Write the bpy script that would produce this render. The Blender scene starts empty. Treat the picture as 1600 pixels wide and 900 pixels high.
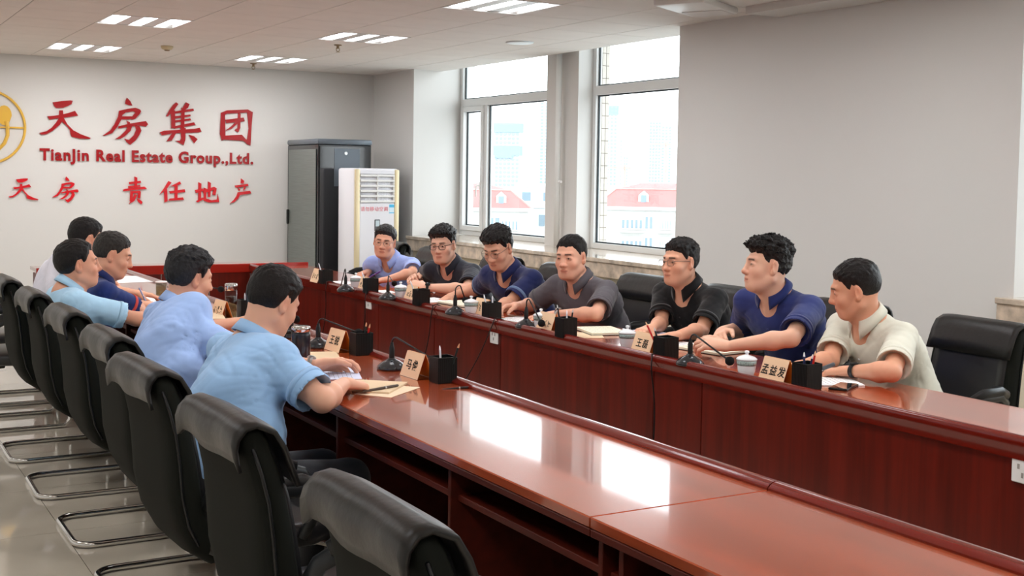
import bpy, bmesh, math, random
import numpy as np
from mathutils import Vector, Matrix

# ------------------------------------------------------------------ camera, sky, exposure
SC = bpy.context.scene
COL = SC.collection
F0, YAW, PIT, ROL, HC = 1907.78, 0.5214, -0.0591, 0.0152, 1.56
_f = Vector((math.sin(YAW)*math.cos(PIT), math.cos(YAW)*math.cos(PIT), math.sin(PIT)))
_r0 = Vector((math.cos(YAW), -math.sin(YAW), 0)); _u0 = _r0.cross(_f)
_r = _r0*math.cos(ROL) + _u0*math.sin(ROL); _u = -_r0*math.sin(ROL) + _u0*math.cos(ROL)
cam = bpy.data.objects.new('camera', bpy.data.cameras.new('camera')); COL.objects.link(cam)
cam.matrix_world = Matrix(((_r.x,_u.x,-_f.x,0),(_r.y,_u.y,-_f.y,0),(_r.z,_u.z,-_f.z,HC),(0,0,0,1)))
cam.data.sensor_width = 36; cam.data.lens = 36*F0/1600
cam.data.shift_y = -60.88/1600
cam.data.clip_end = 3000
SC.camera = cam
SC.view_settings.view_transform = 'Standard'; SC.view_settings.look = 'None'
SC.view_settings.gamma = 1; SC.view_settings.use_curve_mapping = False
SC.view_settings.exposure = 0.4
w = bpy.data.worlds.new('overcast_sky'); SC.world = w; w.use_nodes = True
nt = w.node_tree; bg = nt.nodes['Background']
tc = nt.nodes.new('ShaderNodeTexCoord'); sp = nt.nodes.new('ShaderNodeSeparateXYZ'); rp = nt.nodes.new('ShaderNodeValToRGB')
nt.links.new(tc.outputs['Generated'], sp.inputs[0]); nt.links.new(sp.outputs['Z'], rp.inputs[0]); nt.links.new(rp.outputs[0], bg.inputs[0])
rp.color_ramp.elements[0].color = (.93,.965,1,1); rp.color_ramp.elements[1].color = (.80,.90,1,1)
bg.inputs[1].default_value = 3.6
SC.cycles.max_bounces = 8; SC.cycles.diffuse_bounces = 4; SC.cycles.glossy_bounces = 4; SC.cycles.transparent_max_bounces = 12
SC.cycles.caustics_reflective = False; SC.cycles.caustics_refractive = False
SC.cycles.sample_clamp_indirect = 6
SC.cycles.use_denoising = True
PI = math.pi
CEIL = 2.716
def portal(x, y0, y1, z0, z1):
    l = bpy.data.lights.new('window_portal', 'AREA'); l.shape = 'RECTANGLE'; l.size = z1-z0; l.size_y = y1-y0
    l.cycles.is_portal = True
    o = bpy.data.objects.new('window_portal', l); COL.objects.link(o)
    o.location = (x, (y0+y1)/2, (z0+z1)/2); o.rotation_euler = (0, PI/2, 0)
for _a, _b in ((10.16,12.16),(7.46,9.6),(2.0,4.42)): portal(6.455, _a, _b, .9, 3.3)

# a point on a plane, from where the photograph shows it
def ray(u, v): return _f + _r*((u-800)/F0) + _u*((450-60.88-v)/F0)
C0 = Vector((0,0,HC))
def onZ(u, v, z=.76): d = ray(u,v); return C0 + d*((z-HC)/d.z)
def onX(u, v, x): d = ray(u,v); return C0 + d*(x/d.x)
def onY(u, v, y): d = ray(u,v); return C0 + d*(y/d.y)

# ------------------------------------------------------------------ materials
def lin(c): 
    c = c/255; return c/12.92 if c <= .04045 else ((c+.055)/1.055)**2.4
def rgb(r, g, b): return (lin(r), lin(g), lin(b), 1)
_M = {}
def mat(name, col, rough=.5, metal=0, coat=0, coat_rough=.05, spec=.5, emit=0, sheen=0, noise=None, bump=None, vcol=False, sss=0, alpha=1):
    if name in _M: return _M[name]
    m = bpy.data.materials.new(name); m.use_nodes = True; t = m.node_tree; b = t.nodes['Principled BSDF']; _M[name] = m
    b.inputs['Base Color'].default_value = col; b.inputs['Roughness'].default_value = rough; b.inputs['Metallic'].default_value = metal
    b.inputs['Coat Weight'].default_value = coat; b.inputs['Coat Roughness'].default_value = coat_rough
    b.inputs['Specular IOR Level'].default_value = spec
    if sheen: b.inputs['Sheen Weight'].default_value = sheen
    if emit: b.inputs['Emission Color'].default_value = col; b.inputs['Emission Strength'].default_value = emit
    if sss: b.inputs['Subsurface Weight'].default_value = sss; b.inputs['Subsurface Radius'].default_value = (.012,.004,.002); b.inputs['Subsurface Scale'].default_value = 1
    b.inputs['Alpha'].default_value = alpha
    co = t.nodes.new('ShaderNodeTexCoord')
    src = None
    if vcol:
        a = t.nodes.new('ShaderNodeAttribute'); a.attribute_name = 'Col'; src = a.outputs['Color']
    if noise:   # (scale xyz, amount dark, amount light)
        sc_, lo, hi = noise
        mp = t.nodes.new('ShaderNodeMapping'); mp.inputs['Scale'].default_value = sc_
        n = t.nodes.new('ShaderNodeTexNoise'); n.inputs['Scale'].default_value = 1; n.inputs['Detail'].default_value = 6
        t.links.new(co.outputs['Object'], mp.inputs[0]); t.links.new(mp.outputs[0], n.inputs[0])
        mr = t.nodes.new('ShaderNodeMapRange'); mr.inputs[1].default_value = .3; mr.inputs[2].default_value = .7
        mr.inputs[3].default_value = lo; mr.inputs[4].default_value = hi; t.links.new(n.outputs[0], mr.inputs[0])
        mx = t.nodes.new('ShaderNodeVectorMath'); mx.operation = 'SCALE'
        if src: t.links.new(src, mx.inputs[0])
        else: mx.inputs[0].default_value = col[:3]
        t.links.new(mr.outputs[0], mx.inputs['Scale']); src = mx.outputs[0]
    if src: t.links.new(src, b.inputs['Base Color'])
    if bump:    # (scale, strength, distance)
        n = t.nodes.new('ShaderNodeTexNoise'); n.inputs['Scale'].default_value = bump[0]; n.inputs['Detail'].default_value = 4
        t.links.new(co.outputs['Object'], n.inputs[0])
        bp = t.nodes.new('ShaderNodeBump'); bp.inputs['Strength'].default_value = bump[1]; bp.inputs['Distance'].default_value = bump[2]
        t.links.new(n.outputs[0], bp.inputs['Height']); t.links.new(bp.outputs[0], b.inputs['Normal'])
    return m
WALL = mat('wall_paint', rgb(214,212,209), .75, bump=(60,.05,.002))
WALLC = mat('wall_paint_cream', rgb(222,212,190), .7)
CEILM = mat('ceiling_tile', rgb(226,221,216), .9, bump=(220,.25,.002), noise=((3,3,3),.97,1.02))
GRID = mat('ceiling_grid', rgb(176,170,164), .6)
FLOORM = mat('floor_tile', rgb(190,180,164), .09, coat=.5, coat_rough=.03, noise=((1.2,1.2,1),.9,1.06))
GROUT = mat('floor_grout', rgb(118,108,96), .7)
WOOD = mat('mahogany_panel', rgb(94,22,12), .34, coat=.18, coat_rough=.14, noise=((26,26,1.6),.62,1.25))
WOODT = mat('mahogany_top', rgb(160,70,38), .22, coat=1, coat_rough=.05, noise=((14,1.3,14),.74,1.2))
WOODM = mat('mahogany_moulding', rgb(104,22,12), .22, coat=.8, coat_rough=.08)
WOODD = mat('mahogany_underside', rgb(84,26,14), .45, noise=((26,3,26),.7,1.2))
MARBLE = mat('brown_marble', rgb(204,188,170), .16, coat=.5, noise=((9,9,9),.62,1.2))
PVC = mat('white_window_frame', rgb(222,223,222), .35)
GASKET = mat('black_gasket', rgb(40,50,55), .6)
CHROME = mat('chrome', (.78,.78,.76,1), .1, metal=1)
STEEL = mat('brushed_steel', (.62,.62,.62,1), .28, metal=1)
LEATHER = mat('black_leather', rgb(30,30,31), .3, coat=.25, coat_rough=.25, bump=(260,.22,.0015))
FLAP = mat('leather_flap', rgb(25,24,23), .38, coat=.2, coat_rough=.3, bump=(22,.35,.006))
CLOTHB = mat('black_chair_cloth', rgb(22,24,20), .8, spec=.2, bump=(500,.3,.001))
BLKP = mat('black_plastic', rgb(22,23,24), .3)
BLKM = mat('black_mesh_metal', rgb(24,27,27), .38, metal=.4)
ARMG = mat('grey_arm_frame', rgb(58,60,62), .3, metal=.6)
WHITEP = mat('white_plastic', rgb(230,230,228), .35)
PAPER = mat('paper', rgb(236,236,236), .8)
KRAFT = mat('kraft_paper', rgb(214,190,158), .8)
CARD = mat('peach_card', rgb(240,204,168), .7)
CARDO = mat('orange_card', rgb(240,140,40), .6)
INK = mat('black_ink', rgb(25,22,22), .7)
PORC = mat('porcelain', rgb(228,230,234), .12, coat=.6)
PORCB = mat('porcelain_pattern', rgb(150,168,165), .2, noise=((160,160,160),.6,1.4))
RED = mat('red_sign_acrylic', rgb(158,18,26), .22, coat=.4)
RED2 = mat('bright_red_sign_acrylic', rgb(205,22,34), .25, coat=.3)
GOLD = mat('gold_sign_acrylic', rgb(222,176,70), .3, coat=.3)
def glass_mat(name, tint, r=.1, rough=0.0):
    m = bpy.data.materials.new(name); m.use_nodes = True; t = m.node_tree; t.nodes.clear()
    o = t.nodes.new('ShaderNodeOutputMaterial'); tr = t.nodes.new('ShaderNodeBsdfTransparent'); g = t.nodes.new('ShaderNodeBsdfGlossy')
    tr.inputs[0].default_value = tint; g.inputs['Roughness'].default_value = rough
    fr = t.nodes.new('ShaderNodeFresnel'); fr.inputs[0].default_value = 1.45; mx = t.nodes.new('ShaderNodeMixShader')
    ge = t.nodes.new('ShaderNodeNewGeometry'); iv = t.nodes.new('ShaderNodeMath'); iv.operation = 'SUBTRACT'; iv.inputs[0].default_value = 1; t.links.new(ge.outputs['Backfacing'], iv.inputs[1])
    mu = t.nodes.new('ShaderNodeMath'); mu.operation = 'MULTIPLY'; t.links.new(fr.outputs[0], mu.inputs[0]); t.links.new(iv.outputs[0], mu.inputs[1])
    t.links.new(mu.outputs[0], mx.inputs[0]); t.links.new(tr.outputs[0], mx.inputs[1]); t.links.new(g.outputs[0], mx.inputs[2]); t.links.new(mx.outputs[0], o.inputs[0])
    return m
GLASS = glass_mat('window_glass', (.97,.985,.98,1)); LENS = glass_mat('clear_glass', (.93,.95,.96,1)); TEAGLASS = glass_mat('bottle_glass', (.80,.82,.78,1))

# ------------------------------------------------------------------ mesh helpers
class MB:
    def __init__(s): s.v = []; s.f = []; s.m = []; s.k = 0
    def add(s, vs, fs, mi=None):
        b = len(s.v); s.v += [tuple(p) for p in vs]; s.f += [tuple(i+b for i in q) for q in fs]; s.m += [s.k if mi is None else mi]*len(fs); return s
    def box(s, x0, x1, y0, y1, z0, z1, mi=None):
        v = [(x,y,z) for z in (z0,z1) for y in (y0,y1) for x in (x0,x1)]
        return s.add(v, [(0,2,3,1),(4,5,7,6),(0,1,5,4),(2,6,7,3),(0,4,6,2),(1,3,7,5)], mi)
    def rbox(s, x0, x1, y0, y1, z0, z1, r=.004, mi=None, seg=1):
        bm = bmesh.new(); bmesh.ops.create_cube(bm, size=1)
        for v in bm.verts: v.co = Vector(((x0+x1)/2+v.co.x*(x1-x0), (y0+y1)/2+v.co.y*(y1-y0), (z0+z1)/2+v.co.z*(z1-z0)))
        bmesh.ops.bevel(bm, geom=bm.edges[:], offset=r, segments=seg, affect='EDGES', profile=.5)
        bm.verts.index_update(); s.add([v.co for v in bm.verts], [[v.index for v in f.verts] for f in bm.faces], mi); bm.free(); return s
    def lathe(s, prof, n=20, c=(0,0,0), ax=None, mi=None):
        vs = []; fs = []
        M = Matrix.Identity(3)
        if ax is not None: M = Vector((0,0,1)).rotation_difference(Vector(ax).normalized()).to_matrix()
        for (r, z) in prof:
            for k in range(n):
                a = 2*PI*k/n; vs.append(M @ Vector((r*math.cos(a), r*math.sin(a), z)) + Vector(c))
        m = len(prof)
        for i in range(m-1):
            for k in range(n): fs.append((i*n+k, i*n+(k+1)%n, (i+1)*n+(k+1)%n, (i+1)*n+k))
        if prof[0][0] > 1e-5: fs.append(tuple(range(n))[::-1])
        if prof[-1][0] > 1e-5: fs.append(tuple((m-1)*n+k for k in range(n)))
        return s.add(vs, fs, mi)
    def tube(s, pts, r, n=8, closed=False, mi=None, flat=1.0, up=(0,0,1)):
        P = [Vector(p) for p in pts]; N = len(P); rr = r if isinstance(r, (list,tuple)) else [r]*N
        vs = []; fs = []; prev = None
        for i, p in enumerate(P):
            a = P[(i-1)%N] if (closed or i) else P[i]; b = P[(i+1)%N] if (closed or i < N-1) else P[i]
            t = (b-a).normalized()
            if prev is None:
                u = Vector(up); 
                if abs(u.dot(t)) > .95: u = Vector((1,0,0))
                x = t.cross(u).normalized()
            else: x = (prev - t*prev.dot(t)).normalized()
            prev = x; y = x.cross(t)
            for k in range(n):
                q = 2*PI*k/n; vs.append(p + x*math.cos(q)*rr[i] + y*math.sin(q)*rr[i]*flat)
        for i in range(N if closed else N-1):
            j = (i+1)%N
            for k in range(n): fs.append((i*n+k, i*n+(k+1)%n, j*n+(k+1)%n, j*n+k))
        if not closed: fs.append(tuple(range(n))[::-1]); fs.append(tuple((N-1)*n+k for k in range(n)))
        return s.add(vs, fs, mi)
    def loft(s, rings, closed_ring=True, cap=True, mi=None):
        n = len(rings[0]); vs = [p for r in rings for p in r]; fs = []
        for i in range(len(rings)-1):
            for k in range(n if closed_ring else n-1): fs.append((i*n+k, i*n+(k+1)%n, (i+1)*n+(k+1)%n, (i+1)*n+k))
        if cap and closed_ring: fs.append(tuple(range(n))[::-1]); fs.append(tuple((len(rings)-1)*n+k for k in range(n)))
        return s.add(vs, fs, mi)
    def poly(s, pts, t, n=(0,0,1), mi=None):  # a planar outline given thickness t along n
        n = Vector(n); N = len(pts); v = [Vector(p) for p in pts] + [Vector(p)+n*t for p in pts]
        return s.add(v, [tuple(range(N))[::-1], tuple(range(N,2*N))] + [(i,(i+1)%N,(i+1)%N+N,i+N) for i in range(N)], mi)
    def mesh(s, name, mats, smooth=False, fix=True):
        me = bpy.data.meshes.new(name); me.from_pydata([tuple(v) for v in s.v], [], s.f)
        for m in (mats if isinstance(mats, (list,tuple)) else [mats]): me.materials.append(m)
        me.polygons.foreach_set('material_index', s.m)
        if fix:
            bm = bmesh.new(); bm.from_mesh(me); bmesh.ops.recalc_face_normals(bm, faces=bm.faces[:]); bm.to_mesh(me); bm.free()
        if smooth:
            me.polygons.foreach_set('use_smooth', [True]*len(me.polygons))
            if smooth != 'all':
                me.set_sharp_from_angle(angle=math.radians(40))
        return me
    def build(s, name, mats, parent=None, smooth=False, loc=None, rz=0):
        return link(name, s.mesh(name, mats, smooth), parent, loc, rz)
def link(name, me, parent=None, loc=None, rz=0):
    o = bpy.data.objects.new(name, me); COL.objects.link(o)
    if parent: o.parent = parent
    if loc is not None: o.location = loc
    if rz: o.rotation_euler.z = rz
    return o
def tag(o, label=None, cat=None, group=None, kind=None):
    if label: o['label'] = label
    if cat: o['category'] = cat
    if group: o['group'] = group
    if kind: o['kind'] = kind
    return o
def thing(name, label, cat, loc=(0,0,0), rz=0, group=None):
    o = bpy.data.objects.new(name, None); COL.objects.link(o); o.location = loc; o.rotation_euler.z = rz; o.empty_display_size = .1
    return tag(o, label, cat, group)
def struct(o, label, cat): return tag(o, label, cat, None, 'structure')
def kids(o): return [c for c in bpy.data.objects if c.parent == o]
_CH = {}
def dup(root, loc, rz=None, label=None, name=None):
    def rec(o, par):
        c = o.copy(); COL.objects.link(c)
        if par: c.parent = par
        if o.name not in _CH: _CH[o.name] = [k.name for k in bpy.data.objects if k.parent == o]
        for k in _CH[o.name]: rec(bpy.data.objects[k], c)
        return c
    c = rec(root, None); c.location = loc
    if rz is not None: c.rotation_euler.z = rz
    if label: c['label'] = label
    return c
def text_mesh(s, size, depth=.001, bold=0.0, space=1.0, align='CENTER'):
    cu = bpy.data.curves.new('text', 'FONT'); cu.body = s; cu.size = size; cu.extrude = depth; cu.offset = bold; cu.space_character = space
    cu.align_x = align; cu.resolution_u = 3
    o = bpy.data.objects.new('text', cu); COL.objects.link(o)
    dg = bpy.context.evaluated_depsgraph_get(); me = bpy.data.meshes.new_from_object(o.evaluated_get(dg))
    bpy.data.objects.remove(o); return me
# ------------------------------------------------------------------ room shell
XW, XP, XG = 5.72, 6.20, 6.36      # room face of the thick wall, of the pier, inner face of the window frames
YB = 13.25
X0, Y0 = -2.3, -2.6
def proj(p):
    d = Vector(p)-C0; z = d.dot(_f)
    return (800+F0*d.dot(_r)/z, 450-60.88-F0*d.dot(_u)/z) if z > .2 else (-9999, -9999)
def inview(p, m=70): u, v = proj(p); return -m < u < 1600+m and -m < v < 900+m
b = MB().box(X0-.2, 6.7, Y0-.2, YB+.2, -.12, -.012)
floor = struct(b.build('floor', GROUT), 'glossy beige stone tile floor of the meeting room', 'floor')
tl = MB().box(-.3985,.3985,-.3985,.3985,-.012,0).mesh('tile', FLOORM); rest = MB()
for i in range(-4, 9):
    for j in range(-4, 17):
        cx, cy = .52+.8*i, .26+.8*j
        if cx+.4 < X0 or cx-.4 > 5.8 or cy > YB+.1: continue
        if any(inview((cx+a*.4, cy+c*.4, 0), 20) for a in (-1,0,1) for c in (-1,0,1)): link('tile', tl, floor, (cx, cy, 0))
        else: rest.box(cx-.3985, cx+.3985, cy-.3985, cy+.3985, -.012, 0)
tag(rest.build('tile_area', FLOORM, floor), kind='stuff')
XC = 6.10
ceiling = struct(MB().box(X0-.2, XC, Y0-.2, YB+.2, CEIL+.03, CEIL+.45).build('ceiling', GRID), 'suspended ceiling of square pale panels in a thin grid', 'ceiling')
gx = [1.95+.6083*k for k in range(-7, 8)]; gy = [8.8+.6*j for j in range(-19, 8)]
troff = []
for (c, j) in ((0,1),(0,5),(3,1),(3,5),(3,-3)): troff.append((c, j))
for j in (-3,-7,-11,-15): troff += [(0,j)]
for j in (-7,-11,-15): troff += [(3,j)]
for j in (5,1,-3,-7,-11,-15): troff += [(-4,j)]
tl = MB().box(-.3005,.3005,-.2965,.2965,0,.014).mesh('tile', CEILM); rest = MB(); bars = MB()
xs = [X0]+[x for x in gx if X0 < x < XC-.1]+[XC]; ys = [Y0]+[y for y in gy if y > Y0]+[YB]
for i in range(len(xs)-1):
    for j in range(len(ys)-1):
        xa, xb, ya, yb = xs[i]+.0035, xs[i+1]-.0035, ys[j]+.0035, ys[j+1]-.0035
        c = ((xa+xb)/2, (ya+yb)/2, CEIL)
        if any(abs(xs[i]-gx[tc_+7]) < .01 and abs(ys[j]-(8.8+.6*tj)) < .01 for tc_, tj in troff): continue
        if inview(c, 40) and proj(c)[1] > -30:
            if xb-xa > .58 and yb-ya > .58: link('tile', tl, ceiling, c)
            else: MB().box(xa,xb,ya,yb,CEIL,CEIL+.014).build('tile', CEILM, ceiling)
        else: rest.box(xa,xb,ya,yb,CEIL,CEIL+.014)
tag(rest.build('tile_area', CEILM, ceiling), kind='stuff')
for x in xs[1:-1]: bars.box(x-.012,x+.012,Y0,YB,CEIL+.003,CEIL+.006)
for y in ys[1:-1]: bars.box(X0,XC,y-.012,y+.012,CEIL+.0032,CEIL+.0062)
bars.build('ceiling_grid', mat('grid_metal', rgb(150,143,137), .6), ceiling)
struct(MB().box(X0-.2,6.7,YB,YB+.2,-.1,CEIL+.2).build('wall_back', WALL), 'pale back wall carrying the raised red lettering', 'wall')
struct(MB().box(X0-.2,X0,Y0,YB,-.1,CEIL+.2).build('wall_left', WALL), 'pale wall on the far side behind the chairs', 'wall')
struct(MB().box(X0-.2,6.7,Y0-.2,Y0,-.1,CEIL+.2).build('wall_front', WALL), 'pale wall behind the camera', 'wall')
ZS = .90
b = MB()
b.box(XC-.0, 6.9, Y0-.2, YB+.2, 3.30, 3.4); b.box(XC-.01, XC, Y0, YB, CEIL+.4, 3.30)
b.box(XW, 6.46, 12.5, YB, -.1, 3.30); b.poly([(XW,12.16,-.1),(6.46,12.305,-.1),(6.46,12.5,-.1),(XW,12.5,-.1)], 3.40)                 # corner block
b.box(XW, 6.46, 4.42, 7.46, -.1, 3.30)               # the broad wall panel
b.box(XW, 6.46, Y0, 2.0, -.1, 3.30)
b.box(XP, 6.46, 9.6, 10.16, ZS-.05, 3.30)            # pier between the windows
wr = struct(b.build('wall_right', WALL), 'pale plastered window wall with deep recesses', 'wall')
b = MB(); b.box(5.73, 6.45, 7.46, 12.16, -.1, ZS-.14); b.box(5.73, 6.45, 2.0, 4.42, -.1, ZS-.14)
b.build('dado', WALLC, wr)
def sill(n, y0, y1, ZS=ZS):
    b = MB(); b.rbox(5.635, 6.455, y0-.02 if y0 < 5 else y0+.01, y1+.05 if y1 < 5 else y1, ZS-.035, ZS, .006)
    b2 = MB(); b2.rbox(5.65, 5.72, y0+.02, y1+.045 if y1 < 5 else y1-.004, ZS-.155, ZS-.036, .003)
    o = b.build('trim_%d' % n, MARBLE); struct(o, 'brown veined marble window sill', 'window sill'); b2.build('apron', mat('brown_marble_apron', rgb(206,188,168), .3, noise=((11,11,11),.55,1.25)), o)
sill(1, 7.465, 12.156); sill(2, 2.0, 4.43, ZS+.04)
struct(MB().box(5.42, XW, Y0, 6.36, CEIL-.05, CEIL+.02).build('trim_3', WALL), 'shallow plaster box beam along the top of the right wall', 'beam')
def window(n, y0, y1, mull):
    z0, z1, zt = ZS, 3.30, 2.33
    r = struct(thing('window_%d' % n, 'white framed window with a wide transom light' , 'window'), 'white framed window, ' + ('casement beside a fixed pane' if mull else 'single wide fixed pane'), 'window')
    f = MB(); t = .052
    f.rbox(XG, XG+.07, y0, y0+t, z0, z1, .004); f.rbox(XG, XG+.07, y1-t, y1, z0, z1, .004)
    f.rbox(XG, XG+.07, y0+t, y1-t, z0, z0+.055, .004); f.rbox(XG, XG+.07, y0+t, y1-t, z1-.03, z1, .004); f.rbox(XG, XG+.07, y0+t, y1-t, zt, zt+.085, .004)
    if mull: f.rbox(XG, XG+.07, mull-.03, mull+.03, z0+.055, zt, .004)
    fr = f.build('frame', PVC, r)
    panes = [(y0+t, y1-t, zt+.085, z1-.03)] + ([(y0+t, mull-.035, z0+.055, zt), (mull+.085, y1-t-.055, z0+.11, zt-.055)] if mull else [(y0+t, y1-t, z0+.055, zt)])
    for (a, c, d, e) in panes:
        g = MB(); k = .012
        g.box(XG+.03, XG+.045, a, a+k, d, e); g.box(XG+.03, XG+.045, c-k, c, d, e); g.box(XG+.03, XG+.045, a, c, d, d+k); g.box(XG+.03, XG+.045, a, c, e-k, e)
        p = MB().box(XG+.036, XG+.040, a+.002, c-.002, d+.002, e-.002).build('pane', GLASS, r); g.build('gasket', GASKET, p)
    if mull:
        a, c, d, e = mull+.03, y1-t, z0+.055, zt; s = .055; b = MB()
        b.rbox(XG-.02, XG+.05, a, a+s, d, e, .005); b.rbox(XG-.02, XG+.05, c-s, c, d, e, .005); b.rbox(XG-.02, XG+.05, a+s, c-s, d, d+s, .005); b.rbox(XG-.02, XG+.05, a+s, c-s, e-s, e, .005)
        sa = b.build('sash', PVC, r)
        h = MB(); h.rbox(XG-.032, XG-.02, a+.022, a+.048, 1.42, 1.50, .003); h.tube([(XG-.03,a+.035,1.46),(XG-.06,a+.035,1.46),(XG-.072,a+.035,1.45),(XG-.072,a+.035,1.34)], .010, 8)
        h.build('handle', WHITEP, sa)
        for zz in (1.0, 2.0, 2.2): MB().lathe([(.011,0),(.011,.09)], 8, (XG-.012, y1-t+.004, zz)).build('hinge', PVC, sa)
window(1, 10.16, 12.285, 11.69); window(2, 7.46, 9.6, None); window(3, 2.0, 4.42, 3.2)
# outside, glazed wall tiles on the jamb beyond each window
jt = MB().box(-.0185,.0185,-.004,.004,-.0555,.0555).mesh('tile', mat('facade_tile', rgb(200,192,182), .45))
for yy, nn in ((9.6, 20), (12.3, 0)):
    jb = struct(MB().box(6.461, 6.545, yy, yy+.5, -.5, 3.6).build('wall_outside', mat('tile_joint', rgb(150,140,130), .8) if nn else WALL), 'outer jamb of the building beside a window' + (', covered with pale tiles' if nn else ', plain render'), 'wall')
    for k in range(nn):
        for q in range(2): link('tile', jt, jb, (6.482+.042*q, yy-.004, .80+.117*k))
# lights in the ceiling
TUBE = mat('tube_light', (.93,.95,1,1), .5, emit=7); TREF = mat('troffer_reflector', rgb(215,213,210), .3)
def troffer(cx, cy, label=None):
    t = thing('ceiling_light', label or 'square three tube ceiling light', 'ceiling light', (cx, cy, CEIL), group=None)
    f = MB(); w_ = .3; f.box(-w_,w_,-w_,w_,.05,.06)
    for s in (-1,1): f.box(s*w_-.008,s*w_+.008,-w_,w_,-.004,.05); f.box(-w_,w_,s*w_-.008,s*w_+.008,-.004,.05)
    for x in (-.1,.1): f.box(x-.05,x+.05,-w_+.01,w_-.01,.001,.05)
    f.build('housing', TREF, t)
    for x in (-.2,0,.2):
        d = MB().rbox(x-.042,x+.042,-.275,.275,.006,.02,.004).build('tube', TUBE, t)
    return t
lab = {(0,1):'square ceiling light with three tubes, larger of the two above the lettering', (0,5):'square ceiling light with three tubes, close to the wall above the gold emblem', (3,1):'three tube ceiling light next to the sprinkler head, before the black cabinet', (3,5):'three tube ceiling light closest to the wall above the black cabinet', (3,-3):'three tube ceiling light cut by the top edge above the window wall'}
for (c, j) in troff:
    cx, cy = gx[c+7]+.304, 8.8+.6*j+.3
    t = troffer(cx, cy, lab.get((c, j), 'three tube ceiling light out of view above the camera')); 
    if (c, j) not in lab: t['group'] = 'ceiling lights out of view'
    l = bpy.data.lights.new('tube_glow', 'AREA'); l.size = .5; l.energy = 14; l.color = (1,.985,.97)
    o = bpy.data.objects.new('tube_glow', l); COL.objects.link(o); o.location = (cx, cy, CEIL-.02); o.visible_camera = False; o.visible_glossy = False
t = thing('smoke_detector', 'round yellowed smoke detector on the ceiling above the lettering', 'smoke detector', tuple(onZ(261,72,CEIL)))
MB().lathe([(.055,0),(.055,-.012),(.045,-.03),(.03,-.035)], 20).build('housing', mat('aged_plastic', rgb(205,190,155), .5), t, 'all'); MB().lathe([(.028,-.034),(.022,-.045),(0,-.047)], 14).build('sensor', mat('aged_plastic_dark', rgb(150,130,105), .5), t, 'all')
for (u, v, lb) in ((528,70,'metal ceiling sprinkler head beside the middle ceiling light'), (396,99,'metal ceiling sprinkler head near the wall above the Chinese lettering')):
    t = thing('sprinkler', lb, 'sprinkler', tuple(onZ(u,v,CEIL))); BR = mat('dull_brass', rgb(150,130,100), .35, metal=.8)
    MB().lathe([(.035,0),(.035,-.006),(.012,-.012),(.012,-.035)], 14).build('escutcheon', BR, t, True)
    m = MB(); m.tube([(-.014,0,-.03),(-.016,0,-.05),(0,0,-.062)], .0035, 6); m.tube([(.014,0,-.03),(.016,0,-.05),(0,0,-.062)], .0035, 6); m.lathe([(.02,-.064),(.02,-.067)], 12); m.build('deflector', BR, t)
t = thing('ceiling_speaker', 'flat round white speaker cover in the ceiling by the windows', 'speaker', tuple(onZ(812,66,CEIL)))
MB().lathe([(.12,0),(.12,-.006),(.10,-.012),(0,-.014)], 28).build('cover', mat('speaker_white', rgb(215,222,225), .4), t, 'all')
p = onZ(1110, 6, CEIL-.03)
t = thing('ceiling_box', 'white box unit fixed under the ceiling near the right wall', 'ceiling unit', (5.15, 6.28, CEIL), .5)
MB().rbox(-.30,.30,0,.35,-.045,0,.014,seg=2).build('housing', WHITEP, t, True); MB().box(.05,.28,.02,.3,-.05,-.044).build('panel', TREF, t)
# pipe on the pier, valve below the sill
t = thing('pipe', 'slim white vertical heating pipe on the pier between the windows', 'pipe', (6.13, 9.83, 0))
MB().lathe([(.027,ZS),(.027,CEIL)], 14).build('riser', WHITEP, t, 'all'); MB().tube([(0,0,1.52),(0,-.07,1.52)], .012, 8).build('valve', WHITEP, t)
p = onX(975, 447, 5.62)
t = thing('radiator_valve', 'brass radiator valve under the marble sill behind the chairs', 'valve', tuple(p))
MB().lathe([(.03,-.03),(.035,0),(.03,.03)], 12).build('cap', mat('brass', rgb(205,160,60), .3, metal=.7), t, True); MB().tube([(0,0,-.03),(0,0,-.3),(.09,0,-.3)], .014, 8).build('pipe', STEEL, t, True)

# ------------------------------------------------------------------ lettering on the back wall
def wallpt(x, y, ox, oy=130, s=4.286): p = onY(ox+x/s, oy+y/s, YB); return (p.x, p.z)
def sign(name, label, polys, m, ox, T=None, t=.018):
    pts = []
    for pl in polys:
        q = [wallpt((T(x,y) if T else (x,y))[0], (T(x,y) if T else (x,y))[1], ox) for x, y in pl]; pts.append(q)
    cx = sum(x for q in pts for x, z in q)/sum(len(q) for q in pts); cz = sum(z for q in pts for x, z in q)/sum(len(q) for q in pts)
    o = thing(name, label, 'sign character', (cx, YB, cz)); b = MB()
    for k, q in enumerate(pts): b.poly([(x-cx, -t+.0004*k, z-cz) for x, z in q], t-.0004*k-.0005, (0,1,0))
    b.build('strokes', m, o); return o
TIAN = [[(350,128),(410,120),(470,115),(486,118),(478,140),(450,154),(420,165),(375,167),(362,155)],
 [(316,222),(360,218),(400,212),(455,200),(500,185),(522,218),(490,222),(425,232),(380,236),(330,245)],
 [(395,182),(420,182),(425,240),(400,278),(350,320),(310,342),(275,345),(262,333),(310,322),(345,298),(375,262),(392,235)],
 [(400,230),(425,232),(450,276),(490,316),(540,342),(608,367),(595,374),(530,371),(478,358),(470,340),(466,312),(440,280),(405,250)]]
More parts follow.
